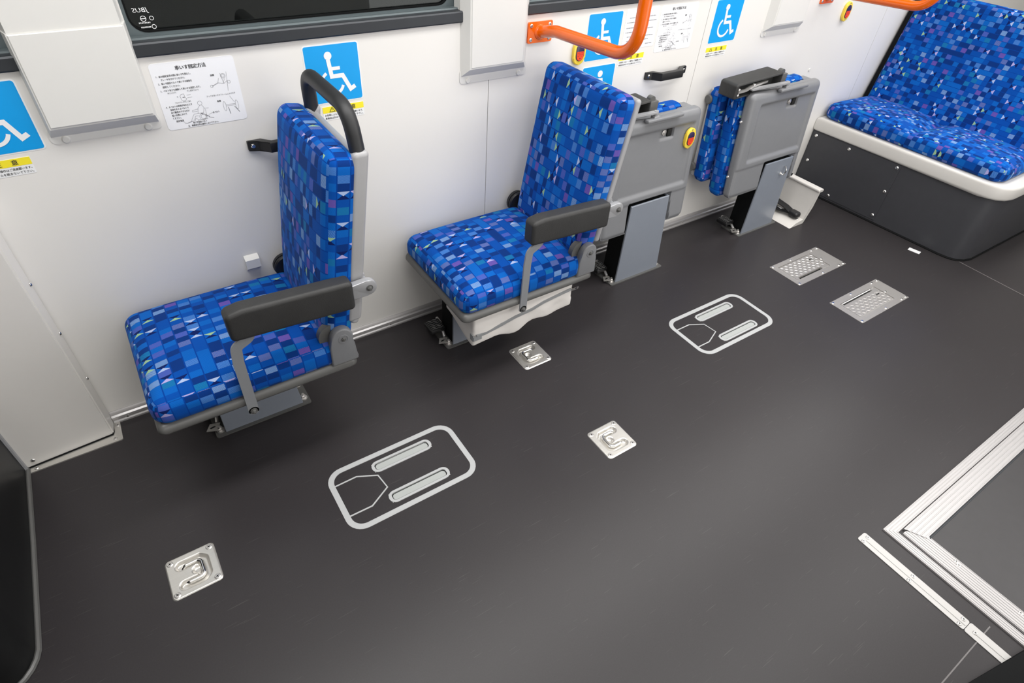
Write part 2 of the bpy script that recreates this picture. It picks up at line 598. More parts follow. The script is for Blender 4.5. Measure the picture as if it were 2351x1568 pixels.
def line(bm, pts, w, y, closed=False):
    """one mitred strip, so that no two faces of it overlap"""
    pts = [Vector(p) for p in pts]
    n = len(pts)
    L, R = [], []
    for i, p in enumerate(pts):
        a = pts[i - 1] if (i > 0 or closed) else None
        b = pts[(i + 1) % n] if (i < n - 1 or closed) else None
        d0 = (p - a).normalized() if a is not None else None
        d1 = (b - p).normalized() if b is not None else None
        d0 = d0 or d1
        d1 = d1 or d0
        t = (d0 + d1)
        t = t.normalized() if t.length > 1e-4 else d1
        m = Vector((-t.y, t.x))
        k = min(2.2, 1.0 / max(0.3, m.dot(Vector((-d1.y, d1.x)))))
        L.append(bm.verts.new((p.x + m.x * w / 2 * k, y, p.y + m.y * w / 2 * k)))
        R.append(bm.verts.new((p.x - m.x * w / 2 * k, y, p.y - m.y * w / 2 * k)))
    for i in range(n if closed else n - 1):
        q = (i + 1) % n
        bm.faces.new((L[i], L[q], R[q], R[i]))

def disc(bm, cx, cz, r, y, n=24):
    bm.faces.new([bm.verts.new((p[0], y, p[1])) for p in circle(cx, cz, r, n)])

def plate_y(bm, x0, x1, z0, z1, r, ya, yb):
    return prism(bm, rrect(x0, x1, z0, z1, r), 'xz', ya, yb)

# ------------------------------------------------------------------ the setting
# floor with openings for everything that is let into it
PLATES = [(-0.2115, -0.664, 1), (1.047, -0.4275, -1), (1.049, -0.906, -1)]   # anchor plates: centre, side the ring's back lies on
HATCH = [(2.393, 2.760, -0.674, -0.504), (2.402, 2.774, -0.988, -0.825)]
LIDS = [(2.424, 2.676, -0.642, -0.528), (2.434, 2.705, -0.958, -0.856)]
SLOTS = [(0.334, 0.510, -0.6065, 1), (0.334, 0.508, -0.7325, 1), (1.797, 1.985, -0.6045, 2), (1.790, 1.980, -0.7425, 2)]
holes = [(cx - 0.055, cx + 0.055, cy - 0.055, cy + 0.055) for cx, cy, s in PLATES] + LIDS
holes += [(a - 0.010, b + 0.010, y - 0.016, y + 0.016) for a, b, y, k in SLOTS]
FX0, FX1, FY0, FY1 = -1.6, 6.0, -2.1, 0.02
xs = sorted({FX0, FX1} | {h[0] for h in holes} | {h[1] for h in holes})
ys = sorted({FY0, FY1} | {h[2] for h in holes} | {h[3] for h in holes})
bm = B()
vc = {}
def fvert(x, y):
    if (x, y) not in vc: vc[(x, y)] = bm.verts.new((x, y, 0))
    return vc[(x, y)]
for xa, xb in zip(xs, xs[1:]):
    for ya, yb in zip(ys, ys[1:]):
        mx, my = (xa + xb) / 2, (ya + yb) / 2
        if any(h[0] < mx < h[1] and h[2] < my < h[3] for h in holes): continue
        bm.faces.new((fvert(xa, ya), fvert(xb, ya), fvert(xb, yb), fvert(xa, yb)))
floor = tag(obj('floor', bm, 'floor'), 'dark grey scuffed vinyl bus floor', kind='structure')
for pts in ([(3.306, -0.955), (3.310, -0.955), (3.255, -2.05), (3.250, -2.05)], [(0.60, -1.9265), (0.60, -1.9235), (1.51, -1.9205), (1.51, -1.9235)]):
    bm = B(); prism(bm, pts, 'xy', -0.001, 0.0006)
    obj('floor_joint', bm, 'joint', floor)

# window wall: lower panels side by side with open joints, a head band above the windows
wall = thing('wall_back', 'off white laminated side wall below the windows', None, (0, 0, 0), kind='structure')
for x0, x1 in ((-1.6, 1.0925), (1.0950, 2.113), (2.1155, 3.47), (3.4725, 6.0)):
    bm = B(); box(bm, x0, x1, 0.0, 0.035, 0.0, 1.068)
    obj('wall_panel', bm, 'wall', wall)
for x0, x1 in ((-0.127, 0.107), (0.985, 1.237), (2.495, 2.757), (3.70, 6.0)):
    bm = B(); box(bm, x0, x1, 0.004, 0.035, 1.068, 1.95)
    obj('wall_panel', bm, 'wall', wall)
bm = B(); box(bm, -1.6, 6.0, 0.0, 0.035, 1.95, 2.35)
obj('wall_panel', bm, 'wall', wall)

bm = B(); box(bm, -1.6, 6.0, -2.2, 0.04, 2.35, 2.40)
tag(obj('ceiling', bm, 'ceil', base=(0, 0, 2.35)), 'plain white ceiling', kind='structure')
# door side of the bus, behind the camera: opening for the door, windows above the waist
dw = thing('wall_front', 'white side wall on the door side', None, (0, -2.1, 0), kind='structure')
for x0, x1, z0, z1 in ((-1.6, 1.60, 0, 1.0), (2.70, 6.0, 0, 1.0), (-1.6, -0.9, 1.0, 2.35), (0.5, 0.75, 1.0, 2.35), (1.35, 1.60, 1.0, 2.35), (2.70, 2.95, 1.0, 2.35), (-0.9, 0.5, 1.9, 2.35), (0.75, 1.35, 1.9, 2.35), (1.6, 2.7, 2.0, 2.35), (2.95, 6.0, 1.9, 2.35), (3.7, 6.0, 1.0, 1.9)):  # last panel, unseen, added over the right windows to cut the light
    bm = B(); box(bm, x0, x1, -2.14, -2.1, z0, z1)
    obj('wall_panel', bm, 'wall', dw)
bm = B(); box(bm, 6.0, 6.04, -2.14, 0.035, 0, 2.35)
tag(obj('wall_right', bm, 'wall', base=(6.0, -1, 0)), 'far end wall of the bus', kind='structure')
bm = B(); box(bm, -1.64, -1.6, -2.14, 0.035, 0, 2.35)
tag(obj('wall_left', bm, 'dark', base=(-1.6, -1, 0)), 'dark bulkhead at the front end', kind='structure')

# aluminium skirting along the foot of the wall
base = thing('baseboard_back', 'ribbed aluminium skirting rail with screws', None, (0, 0, 0), kind='structure')
prof = [(0.0, 0.0), (-0.016, 0.0), (-0.016, 0.006), (-0.012, 0.010), (-0.012, 0.016), (-0.015, 0.019), (-0.015, 0.026), (-0.009, 0.030), (-0.007, 0.038), (-0.003, 0.043), (0.0, 0.043)]
bm = B(); prism(bm, prof, 'yz', -0.312, 3.24)
obj('skirting_rail', bm, 'alu_x', base)
for x in (-0.27, 0.03, 0.34, 0.66, 0.985, 1.34, 1.62, 2.0, 2.3, 2.75, 3.05):
    inst('screw', SCREW_S, base, (x, -0.0115, 0.0132), FACE_Y)

# windows
for k, (x0, x1) in enumerate(((-1.55, -0.120), (0.100, 0.990), (1.232, 2.50), (2.752, 3.70))):
    w = thing('window_%d' % (k + 1), 'tinted bus window with dark grey metal sill', None, ((x0 + x1) / 2, 0.0, 1.065), kind='structure')
    bm = B(); prism(bm, [(-0.007, 1.066), (-0.010, 1.070), (-0.010, 1.094), (-0.007, 1.0975), (0.012, 1.0990), (0.012, 1.066)], 'yz', x0, x1)
    obj('sill_rail', bm, 'rail', w)
    bm = B(); prism(bm, [(0.012, 1.0985), (0.014, 1.103), (0.030, 1.101), (0.056, 1.099), (0.056, 1.066), (0.012, 1.066)], 'yz', x0, x1)
    obj('sill_ledge', bm, 'frame', w)
    bm = B(); ring(bm, rrect(x0, x1, 1.085, 1.95, 0.004, 6), rrect(x0 + 0.018, x1 - 0.018, 1.106, 1.93, 0.035, 6), 'xz', 0.045, 0.062)
    obj('window_frame', bm, 'frame', w)
    bm = B(); ring(bm, rrect(x0 + 0.017, x1 - 0.017, 1.105, 1.931, 0.036, 6), rrect(x0 + 0.021, x1 - 0.021, 1.109, 1.927, 0.032, 6), 'xz', 0.044, 0.058)
    obj('window_gasket', bm, 'rubber', w)
    bm = B(); box(bm, x0 + 0.01, x1 - 0.01, 0.052, 0.056, 1.09, 1.94)
    obj('pane', bm, 'glass', w)
    if k == 1:
        bm = B()
        text(bm, 'JBUS', 0.166, 1.1475, 0.0135, 0.0512, width=0.033, mirror=True, shear=-0.2)
        for cx, cz, r in ((0.150, 1.1335, 0.0058), (0.168, 1.1335, 0.0042), (0.168, 1.115, 0.0045)):
            line(bm, circle(cx, cz, r, 16), 0.0012, 0.0512, True)
        line(bm, [(0.145, 1.1335), (0.155, 1.1335)], 0.0016, 0.0512)
        for xa, xb, z in ((0.138, 0.164, 1.1245), (0.140, 0.162, 1.115)):
            for q in range(8):
                xx = xa + (xb - xa) * q / 8
                line(bm, [(xx, z), (xx + 0.0018, z)], 0.003, 0.0512)
        obj('glass_marking', bm, 'white', w)

# outside the windows: the dark hall the bus stands in
bm = B(); box(bm, -12, 14, 0.3, 16, -0.40, -0.36)
tag(obj('ground', bm, 'hall', base=(0, 5, -0.4)), 'dark hall floor outside the windows', kind='structure')
bm = B(); box(bm, -12, 14, 6.0, 6.1, -0.36, 5)
tag(obj('wall_hall', bm, 'hallwall', base=(0, 6, -0.36)), 'dark hall wall far beyond the windows', kind='structure')
bd = thing('display_board', 'white board with grey stripes standing outside the window', 'board', (2.0, 1.15, -0.36))
bm = B(); box(bm, 1.78, 2.75, 1.10, 1.13, -0.36, 0.62)
obj('board', bm, 'white', bd)
for q in range(7):
    bm = B(); prism(bm, [(1.80 + q * 0.022, 0.50), (1.811 + q * 0.022, 0.50), (1.831 + q * 0.022, 0.615), (1.820 + q * 0.022, 0.615)], 'xz', 1.098, 1.1)
    obj('stripe', bm, 'pan', bd)
bm = B(); box(bm, 1.76, 2.77, 1.02, 1.22, -0.36, -0.33, 0.004)
obj('foot', bm, 'pan', bd)

# pillar covers
def pillar(name, label, x0, x1, cham, zf, z_bot, upper=True):
    p = thing(name, label, 'cover', ((x0 + x1) / 2, 0, z_bot), 'pillar covers between the windows')
    d = -0.032
    ca, cb = cham
    zs = 1.145
    # lower cover: base outline at the wall, smaller face in front, sloping foot
    bm = B()
    fr = [(x0 + ca, zf), (x1 - cb, zf), (x1 - cb, zs), (x0 + ca, zs)]
    bk = [(x0, zf - 0.031), (x1, zf - 0.031), (x1, zs), (x0, zs)]
    frustum(bm, bk, fr, 'xz', 0.0, d)
    es = [e for e in bm.edges if all(abs(v.co.y - d) < 1e-6 for v in e.verts)]
    bmesh.ops.bevel(bm, geom=es, offset=0.0035, segments=3, affect='EDGES')
    low = obj('lower_cover', bm, 'cover', p)
    bm = B(); prism(bm, rrect(x0 - 0.003, x1 + 0.003, z_bot, zf - 0.008, 0.012), 'xz', 0.0, -0.0022)
    fl = obj('flange', bm, 'cover', p)
    for x in (x0 + 0.028, x1 - 0.028):
        inst('snap_button', BUTTON, fl, (x, -0.002, z_bot + 0.0085), FACE_Y)
    bm = B(); frustum(bm, [(x0 + 0.002, zs), (x1 - 0.004, zs), (x1 - 0.004, 1.95), (x0 + 0.002, 1.95)], [(x0 + ca + 0.002, zs), (x1 - cb - 0.004, zs), (x1 - cb - 0.004, 1.95), (x0 + ca + 0.002, 1.95)], 'xz', 0.0, d + 0.004)
    obj('upper_cover', bm, 'cover', p)

pillar('pillar_cover', 'pale grey pillar cover beside the instruction poster, near the front end', -0.127, 0.107, (0.008, 0.007), 0.943, 0.897)
pillar('pillar_cover', 'pale pillar cover just left of the first orange handrail', 0.985, 1.238, (0.022, 0.030), 0.936, 0.884)
pillar('pillar_cover', 'pale pillar cover at the top edge, above the folded seat nearest the bench', 2.492, 2.758, (0.024, 0.030), 0.926, 0.876)

# white steel box on the wall at the front end
bx_ = thing('wall_box', 'white steel duct box on the wall beside the nearest seat', 'box', (-0.43, -0.04, 0))
bm = B(); prism(bm, [(-0.312, 0.0), (-0.318, -0.062), (-0.552, -0.078), (-0.552, 0.0)], 'xy', 0.007, 0.82)
es = [e for e in bm.edges if abs(e.verts[0].co.z - e.verts[1].co.z) > 0.1]
bmesh.ops.bevel(bm, geom=es, offset=0.004, segments=2, affect='EDGES')
obj('box_body', bm, 'box', bx_)
bm = B(); prism(bm, [(-0.296, -0.0), (-0.298, -0.094), (-0.302, -0.098), (-0.549, -0.1), (-0.549, -0.07), (-0.322, -0.058), (-0.316, 0.0)], 'xy', 0.0, 0.004)
fl = obj('foot_flange', bm, 'plate', bx_)
for x, y in ((-0.304, -0.030), (-0.318, -0.084), (-0.528, -0.089)):
    inst('screw', SCREW_S, fl, (x, y, 0.004))
bm = B(); prism(bm, [(-0.314, 0.0), (-0.316, -0.054), (-0.321, -0.066), (-0.551, -0.082), (-0.551, -0.07), (-0.33, -0.05), (-0.324, 0.0)], 'xy', 0.003, 0.0075)
obj('dark_foot_line', bm, 'rubber', bx_)  # black strip stands in for the thin shadow at the box foot
inst('rivet', RIVET, bx_, (-0.527, -0.0768, 0.028), (math.radians(90), 0, math.radians(-4)))
for z in (0.21, 0.39, 0.56):
    inst('rivet', RIVET, bx_, (-0.3125, -0.012, z), (0, math.radians(90), 0))

# dark wheel housing beside it
bm = B()
pts = [(-0.552, -0.004), (-0.5535, -0.08), (-0.556, -0.36), (-0.562, -0.64)]
pts += [(-0.632 + 0.07 * math.cos(a), -0.665 - 0.085 * math.sin(a)) for a in [math.radians(t) for t in (10, 25, 40, 55, 70, 85)]]
pts += [(-1.59, -0.765), (-1.59, -0.004)]
wh = thing('wheel_housing', 'black vinyl wheel housing at the front end of the floor', 'housing', (-1.05, -0.38, 0))
prism(bm, pts, 'xy', 0.0, 0.50, 0.012, 3)
obj('housing', bm, 'dark', wh)
bm = B(); tube(bm, [(p[0] + 0.003, p[1] - 0.002, 0.004) for p in pts[1:-1]], 0.0075, 8)
obj('cove_strip', bm, 'pan', wh)
bm = B(); tube(bm, [(-0.553, -0.083, 0.01), (-0.553, -0.080, 0.49)], 0.0065, 8)
obj('corner_strip', bm, 'arm', wh)

# ------------------------------------------------------------------ signs and print on the wall
def symbol(bm, x0, z0, s, y):
    P = lambda u, v: (x0 + u * s, z0 + v * s)
    disc(bm, *P(0.43, 0.80), 0.068 * s, y - 0.0002)
    w = 0.072 * s
    line(bm, [P(0.425, 0.74), P(0.455, 0.455), P(0.655, 0.455), P(0.775, 0.205), P(0.865, 0.25)], w, y)
    line(bm, [P(0.47, 0.585), P(0.62, 0.585)], 0.058 * s, y - 0.0001)
    arc = [P(0.455 + 0.195 * math.cos(math.radians(t)), 0.345 + 0.195 * math.sin(math.radians(t))) for t in range(118, 352, 9)]
    line(bm, arc, 0.052 * s, y - 0.0003)

def wheelchair_sign(x0, x1, z0, z1, label, stroller=False):
    s = thing('pictogram_sign', label, 'sign', ((x0 + x1) / 2, 0, z0), 'blue pictogram stickers on the wall')
    bm = B(); plate_y(bm, x0, x1, z0, z1, 0.008, 0.0, -0.0006)
    obj('white_border', bm, 'white', s)
    bm = B(); plate_y(bm, x0 + 0.003, x1 - 0.003, z0 + 0.003, z1 - 0.003, 0.006, -0.0004, -0.0011)
    obj('blue_field', bm, 'blue', s)
    bm = B()
    S = x1 - x0
    if stroller:
        P = lambda u, v: (x0 + u * S, z0 + v * S)
        disc(bm, *P(0.55, 0.80), 0.075 * S, -0.0016)
        bm.faces.new([bm.verts.new((p[0], -0.0016, p[1])) for p in (P(0.50, 0.70), P(0.64, 0.70), P(0.72, 0.42), P(0.40, 0.42))])
        line(bm, [P(0.22, 0.62), P(0.30, 0.40), P(0.74, 0.40)], 0.05 * S, -0.0017)
        for u in (0.36, 0.68): line(bm, circle(*P(u, 0.25), 0.085 * S, 18), 0.035 * S, -0.0016, True)
    else:
        symbol(bm, x0, z0, S, -0.0016)
    obj('pictogram', bm, 'white', s)

wheelchair_sign(-0.303, -0.143, 0.891, 1.051, 'blue wheelchair sticker cut off at the edge, above a yellow caution label')
wheelchair_sign(0.495, 0.655, 0.890, 1.049, 'blue wheelchair sticker behind the black grab handle of the nearest seat')
wheelchair_sign(1.495, 1.656, 0.889, 1.048, 'blue wheelchair sticker behind the first orange handrail')
wheelchair_sign(2.150, 2.316, 0.882, 1.046, 'blue wheelchair sticker above the folded seat nearest the bench')
wheelchair_sign(1.497, 1.657, 0.712, 0.872, 'blue pushchair sticker half hidden behind the second seat backrest', True)

def caution(x0, x1, z0, z1, label):
    s = thing('caution_label', label, 'label', ((x0 + x1) / 2, 0, z0), 'yellow and white caution labels')
    bm = B(); plate_y(bm, x0, x1, z0, z1, 0.001, 0.0, -0.0006)
    obj('label_sheet', bm, 'white', s)
    zm = z0 + (z1 - z0) * 0.55
    bm = B(); plate_y(bm, x0, x1, zm, z1, 0.001, -0.0005, -0.0010)
    obj('yellow_band', bm, 'yellow', s)
    bm = B()
    W = x1 - x0
    h = (z1 - z0)
    for ch, u in (('注', 0.44), ('意', 0.70)):
        text(bm, ch, x0 + W * u, zm + h * 0.10, h * 0.34, -0.0014, bold=0.0004)
    tri = [(x0 + W * 0.16, zm + h * 0.07), (x0 + W * 0.29, zm + h * 0.07), (x0 + W * 0.225, zm + h * 0.39)]
    line(bm, tri, h * 0.035, -0.0014, True)
    line(bm, [(x0 + W * 0.225, zm + h * 0.16), (x0 + W * 0.225, zm + h * 0.28)], h * 0.035, -0.0014)
    text(bm, 'お客様によるシート操作はご遠慮願います。', x0 + W * 0.04, z0 + h * 0.32, h * 0.17, -0.0010, width=W * 0.93, bold=0.0001)
    text(bm, '乗務員以外はペダルを踏まないで下さい。', x0 + W * 0.04, z0 + h * 0.09, h * 0.17, -0.0010, width=W * 0.93, bold=0.0001)
    tag(obj('lettering', bm, 'ink', s), kind='stuff')

caution(-0.310, -0.184, 0.840, 0.880, 'caution label below the wheelchair sticker at the photo edge')
caution(0.527, 0.652, 0.842, 0.881, 'caution label half hidden behind the nearest seat grab handle')
caution(1.667, 1.794, 0.852, 0.893, 'caution label below the first orange handrail, left of the black pull handle')
caution(2.154, 2.279, 0.829, 0.868, 'caution label above the folded seat nearest the bench')

def instruction_poster(x0, x1, z0, z1, label):
    s = thing('instruction_poster', label, 'poster', ((x0 + x1) / 2, 0, z0), 'wheelchair fastening posters')
    bm = B(); plate_y(bm, x0, x1, z0, z1, 0.008, 0.0, -0.0008)
    obj('sheet', bm, 'paper', s)
    W, Hh = x1 - x0, z1 - z0
    y = -0.0012
    P = lambda u, v: (x0 + u * W, z1 - v * Hh)
    bm = B()
    def T(t, u, v, size, width=None, a='l', bold=0.00012):
        px, pz = P(u, v)
        text(bm, t, px, pz, size * Hh, y, width=None if width is None else width * W, anchor=a, bold=bold)
    T('車いす固定方法', 0.47, 0.115, 0.068, 0.36, 'c', 0.0004)
    L = 0.034
    rows = [('1．床の固定金具の間に車いすを停止し、', 0.05, 0.20, 0.40), ('ブレーキをかけてください。', 0.09, 0.25, 0.28), ('2．車いす固定ベルトで車いすの前後を', 0.05, 0.305, 0.39), ('固定してください。', 0.09, 0.355, 0.20),
            ('3．ベルト長さを調節して車いすを固定します。', 0.05, 0.41, 0.47), ('4．人ベルトは車両がゆれたとき', 0.05, 0.655, 0.31), ('身体を支えるベルトで', 0.09, 0.70, 0.22), ('必ず腰骨のできるだけ', 0.09, 0.745, 0.22), ('低い位置にかけて', 0.09, 0.79, 0.18), ('ください。', 0.09, 0.835, 0.10),
            ('固定金具', 0.12, 0.885, 0.09), ('車いす固定ベルト', 0.31, 0.945, 0.17), ('注．乗務員以外は操作しないで下さい。', 0.24, 0.985, 0.38), ('人ベルト', 0.58, 0.83, 0.085), ('前側', 0.67, 0.27, 0.045), ('後側', 0.67, 0.67, 0.045)]
    for t, u, v, w in rows: T(t, u, v, L, w)
    for t, u, v, w in (('押さえながら', 0.12, 0.45, 0.10), ('さし金具ではさむ', 0.35, 0.45, 0.14), ('プロテクターを外して操る', 0.17, 0.605, 0.19), ('フックを車いすのフレームにかけます', 0.56, 0.575, 0.36)): T(t, u, v, L * 0.85, w, bold=0)
    tag(obj('lettering', bm, 'ink', s), kind='stuff')
    bm = B()
    lw = 0.0006
    G = lambda pts, w=lw, c=False: line(bm, [P(*p) for p in pts], w, y, c)
    def C(u, v, r, w=lw, n=16): line(bm, circle(*P(u, v), r * W, n), w, y, True)
    # seated figure in a wheelchair, belted
    C(0.455, 0.645, 0.026); G([(0.45, 0.675), (0.415, 0.72), (0.40, 0.80), (0.47, 0.80), (0.49, 0.72), (0.47, 0.675)])
    G([(0.415, 0.73), (0.345, 0.74), (0.34, 0.765), (0.40, 0.765)]); G([(0.40, 0.80), (0.35, 0.80), (0.31, 0.87), (0.295, 0.905), (0.33, 0.905)])
    G([(0.40, 0.835), (0.36, 0.835), (0.335, 0.90)]); C(0.45, 0.860, 0.042); C(0.455, 0.860, 0.03); C(0.36, 0.90, 0.02)
    G([(0.49, 0.735), (0.545, 0.735)]); G([(0.50, 0.75), (0.50, 0.90), (0.38, 0.90)]); G([(0.31, 0.905), (0.24, 0.925), (0.21, 0.915)], lw * 1.8)
    G([(0.435, 0.80), (0.46, 0.82)], lw * 3); G([(0.485, 0.835), (0.53, 0.875)], lw * 3); G([(0.60, 0.81), (0.525, 0.84)]); G([(0.52, 0.88), (0.58, 0.90)], lw * 1.6)
    G([(0.17, 0.87), (0.215, 0.905)])
    # buckle sketch
    G([(0.25, 0.50), (0.27, 0.475), (0.30, 0.475), (0.305, 0.53), (0.32, 0.55), (0.30, 0.58), (0.26, 0.57), (0.25, 0.50)]); G([(0.275, 0.525), (0.30, 0.525)], lw * 3); G([(0.215, 0.50), (0.225, 0.515)], lw * 2.5); G([(0.33, 0.50), (0.38, 0.495)]); G([(0.33, 0.54), (0.39, 0.535)])
    # front wheel sketch
    C(0.82, 0.285, 0.03); C(0.82, 0.285, 0.018); G([(0.76, 0.31), (0.74, 0.38), (0.80, 0.40), (0.83, 0.33)]); G([(0.74, 0.38), (0.66, 0.42)], lw * 1.8); C(0.655, 0.42, 0.016); G([(0.79, 0.24), (0.81, 0.40), (0.86, 0.36)]); C(0.875, 0.385, 0.018); G([(0.87, 0.23), (0.84, 0.52)])
    # rear wheels sketch
    for u in (0.75, 0.905):
        line(bm, [(P(u, 0.75)[0] + 0.018 * W * math.cos(t * 0.524), P(u, 0.75)[1] + 0.075 * Hh * math.sin(t * 0.524)) for t in range(12)], lw, y, True)
    G([(0.77, 0.73), (0.885, 0.73)]); G([(0.77, 0.75), (0.885, 0.75)]); G([(0.79, 0.77), (0.80, 0.88)], lw * 2.2); G([(0.87, 0.77), (0.92, 0.87)], lw * 2.2); G([(0.84, 0.60), (0.88, 0.70)])
    tag(obj('line_drawing', bm, 'greyink', s), kind='stuff')

instruction_poster(0.122, 0.319, 0.886, 1.048, 'white wheelchair instruction poster beside the large pillar cover near the front')
instruction_poster(1.845, 2.044, 0.884, 1.047, 'white wheelchair instruction poster left of a panel seam, above the black pull handle')
s = thing('notice_poster', 'white text notice partly hidden by the first orange handrail', 'poster', (1.752, 0, 0.912))
bm = B(); plate_y(bm, 1.671, 1.834, 0.912, 1.048, 0.004, 0.0, -0.0008)
obj('sheet', bm, 'paper', s)
bm = B()
for z, xa, xb in ((1.018, 1.69, 1.82), (1.003, 1.68, 1.825), (0.985, 1.68, 1.73), (0.978, 1.78, 1.815), (0.970, 1.68, 1.73), (0.955, 1.69, 1.76), (0.953, 1.775, 1.822), (0.940, 1.69, 1.80), (0.924, 1.79, 1.822)):
    x = xa
    while x < xb:
        w = random.uniform(0.0025, 0.0045)
        line(bm, [(x, z), (x + w, z)], random.uniform(0.0022, 0.0036), -0.0011)
        x += w + random.uniform(0.001, 0.0022)
tag(obj('lettering', bm, 'greyink', s), kind='stuff')

# ------------------------------------------------------------------ stop buttons
def stop_button(x, z, ysurf, label):
    s = thing('stop_button', label, 'button', (x, ysurf, z - 0.04), 'yellow stop buttons')
    bm = B(); prism(bm, rrect(x - 0.026, x + 0.026, z - 0.042, z + 0.042, 0.0255, 8), 'xz', ysurf, ysurf - 0.013, 0.004, 3)
    obj('housing', bm, 'btn', s)
    bm = B(); prism(bm, rrect(x - 0.0175, x + 0.0175, z - 0.028, z + 0.029, 0.0172, 8), 'xz', ysurf - 0.010, ysurf - 0.0155, 0.0015, 2)
    obj('lens', bm, 'lens', s)
    bm = B()
    pts = [p for p in rrect(x - 0.0148, x + 0.0148, z - 0.0255, z + 0.0265, 0.0145, 8) if p[1] <= z + 0.0035] 
    pts = [(x - 0.0148, z + 0.004)] + [p for p in pts if p[0] < x and p[1] < z + 0.003] + [p for p in pts if p[0] >= x and p[1] < z + 0.003] + [(x + 0.0148, z + 0.004)]
    prism(bm, pts, 'xz', ysurf - 0.012, ysurf - 0.0163)
    obj('push_field', bm, 'red', s)
    bm = B()
    for k, t in enumerate(('お降りの方は', 'このボタンを', '押して下さい')):
        text(bm, t, x, z - 0.0012 - k * 0.0055, 0.0042, ysurf - 0.0166, width=0.024, anchor='c')
    bm.faces.new([bm.verts.new((x + a, ysurf - 0.0166, z + b)) for a, b in ((-0.003, -0.0165), (0.003, -0.0165), (0, -0.022))])
    tag(obj('lettering', bm, 'lens', s), kind='stuff')
    bm = B(); cyl(bm, (x, ysurf - 0.0120, z + 0.0355), (0, -0.0012, 0), 0.003, 10)
    obj('screw_cap', bm, 'pan', s)

stop_button(1.464, 0.930, 0.0, 'yellow stop button on the wall, left of the wheelchair sticker behind the orange handrail')
stop_button(3.094, 0.932, 0.0, 'yellow stop button on the wall next to the second orange handrail')

# ------------------------------------------------------------------ orange handrails
def handrail(x, label):
    h = thing('handrail', label, 'handrail', (x, 0, 0.98), 'orange handrails')
    bm = B(); prism(bm, rrect(x - 0.049, x + 0.049, 0.980, 1.044, 0.004), 'xz', 0.0, -0.006, 0.001, 1)
    pl = obj('wall_plate', bm, 'orange', h)
    for dx in (-0.037, 0.037):
        for z in (0.991, 1.033):
            inst('screw', SCREW_S, pl, (x + dx, -0.006, z), FACE_Y)
    bm = B()
    path = fillet([(x, -0.004, 1.013), (x + 0.004, -0.085, 1.032), (x - 0.006, -0.462, 1.055), (x - 0.004, -0.472, 2.34)], [0.07, 0.10], 10)
    tube(bm, path, 0.0185, 20)
    obj('rail_tube', bm, 'orange', h)
    bm = B(); lathe(bm, (x, -0.005, 1.0125), (0, -1, 0.15), [(0, 0.024), (0.006, 0.022), (0.010, 0.0187)], 20)
    obj('weld_collar', bm, 'orange', h)

handrail(1.287, 'orange bent tube handrail fixed to the wall right of the middle pillar cover')
handrail(2.900, 'orange tube handrail at the top edge in front of the long bench')

# ------------------------------------------------------------------ black pull handles on the wall
def pull(x0, x1, z, label):
    h = thing('pull_handle', label, 'handle', ((x0 + x1) / 2, 0, z - 0.015), 'black pull handles on the wall')
    bm = B()
    o = [(x0, 0.0), (x0, -0.010), (x0 + 0.028, -0.014), (x0 + 0.052, -0.046), (x1 - 0.052, -0.046), (x1 - 0.028, -0.014), (x1, -0.010), (x1, 0.0)]
    i = [(x0, 0.0), (x0 + 0.032, 0.0), (x0 + 0.036, -0.006), (x0 + 0.060, -0.031), (x1 - 0.060, -0.031), (x1 - 0.036, -0.006), (x1 - 0.032, 0.0), (x1, 0.0)]
    pts = o + [p for p in reversed(i[1:-1])]
    prism(bm, pts, 'xy', z - 0.0145, z + 0.0145, 0.003, 2)
    obj('grip', bm, 'black', h)
    for x in (x0 + 0.014, x1 - 0.014):
        inst('screw', RIVET, h, (x, -0.0112, z), FACE_Y)

pull(0.300, 0.520, 0.812, 'black pull handle half hidden behind the nearest seat backrest')
pull(1.822, 2.046, 0.801, 'black pull handle on the wall between the posters and the folded seats')

# small beige clip and a rubber stop on the wall
bm = B(); frustum(bm, [(0.208, 0.418), (0.250, 0.418), (0.250, 0.472), (0.208, 0.472)], [(0.208, 0.432), (0.250, 0.432), (0.250, 0.462), (0.208, 0.462)], 'xz', 0.0, -0.018)
tag(obj('wall_clip', bm, 'cover', base=(0.229, 0, 0.418)), 'small beige plastic clip on the wall behind the nearest seat', 'clip')
bm = B(); lathe(bm, (2.973, 0, 0.681), (0, -1, 0), [(0, 0.008), (0.003, 0.007), (0.004, 0)], 14)
tag(obj('wall_plug', bm, 'cover', base=(2.973, 0, 0.681)), 'small grey plug in the wall above the bench end', 'plug')

# ------------------------------------------------------------------ seats
def crown(hh, axis=2, sgn=1):
    def f(p, q, h):
        a = [i for i in range(3) if i != axis]
        if q[axis] * sgn > 0:
            u = max(0, 1 - (q[a[0]] / h[a[0]]) ** 2)
            v = max(0, 1 - (q[a[1]] / h[a[1]]) ** 2)
            q[axis] += sgn * hh * min(1, (u * 1.3)) * min(1, v * 1.3) * max(0, q[axis] * sgn / h[axis])
        return q
    return f

def ribbon_bar(bm, pts, w, y0, y1):
    """flat bar in the xz plane following a path"""
    P = [Vector(p) for p in pts]
    L, R = [], []
    for i, p in enumerate(P):
        d = (P[min(i + 1, len(P) - 1)] - P[max(i - 1, 0)]).normalized()
        n = Vector((-d.y, d.x)) * w / 2
        L.append(p + n); R.append(p - n)
    return prism(bm, [tuple(p) for p in L] + [tuple(p) for p in reversed(R)], 'xz', y0, y1)

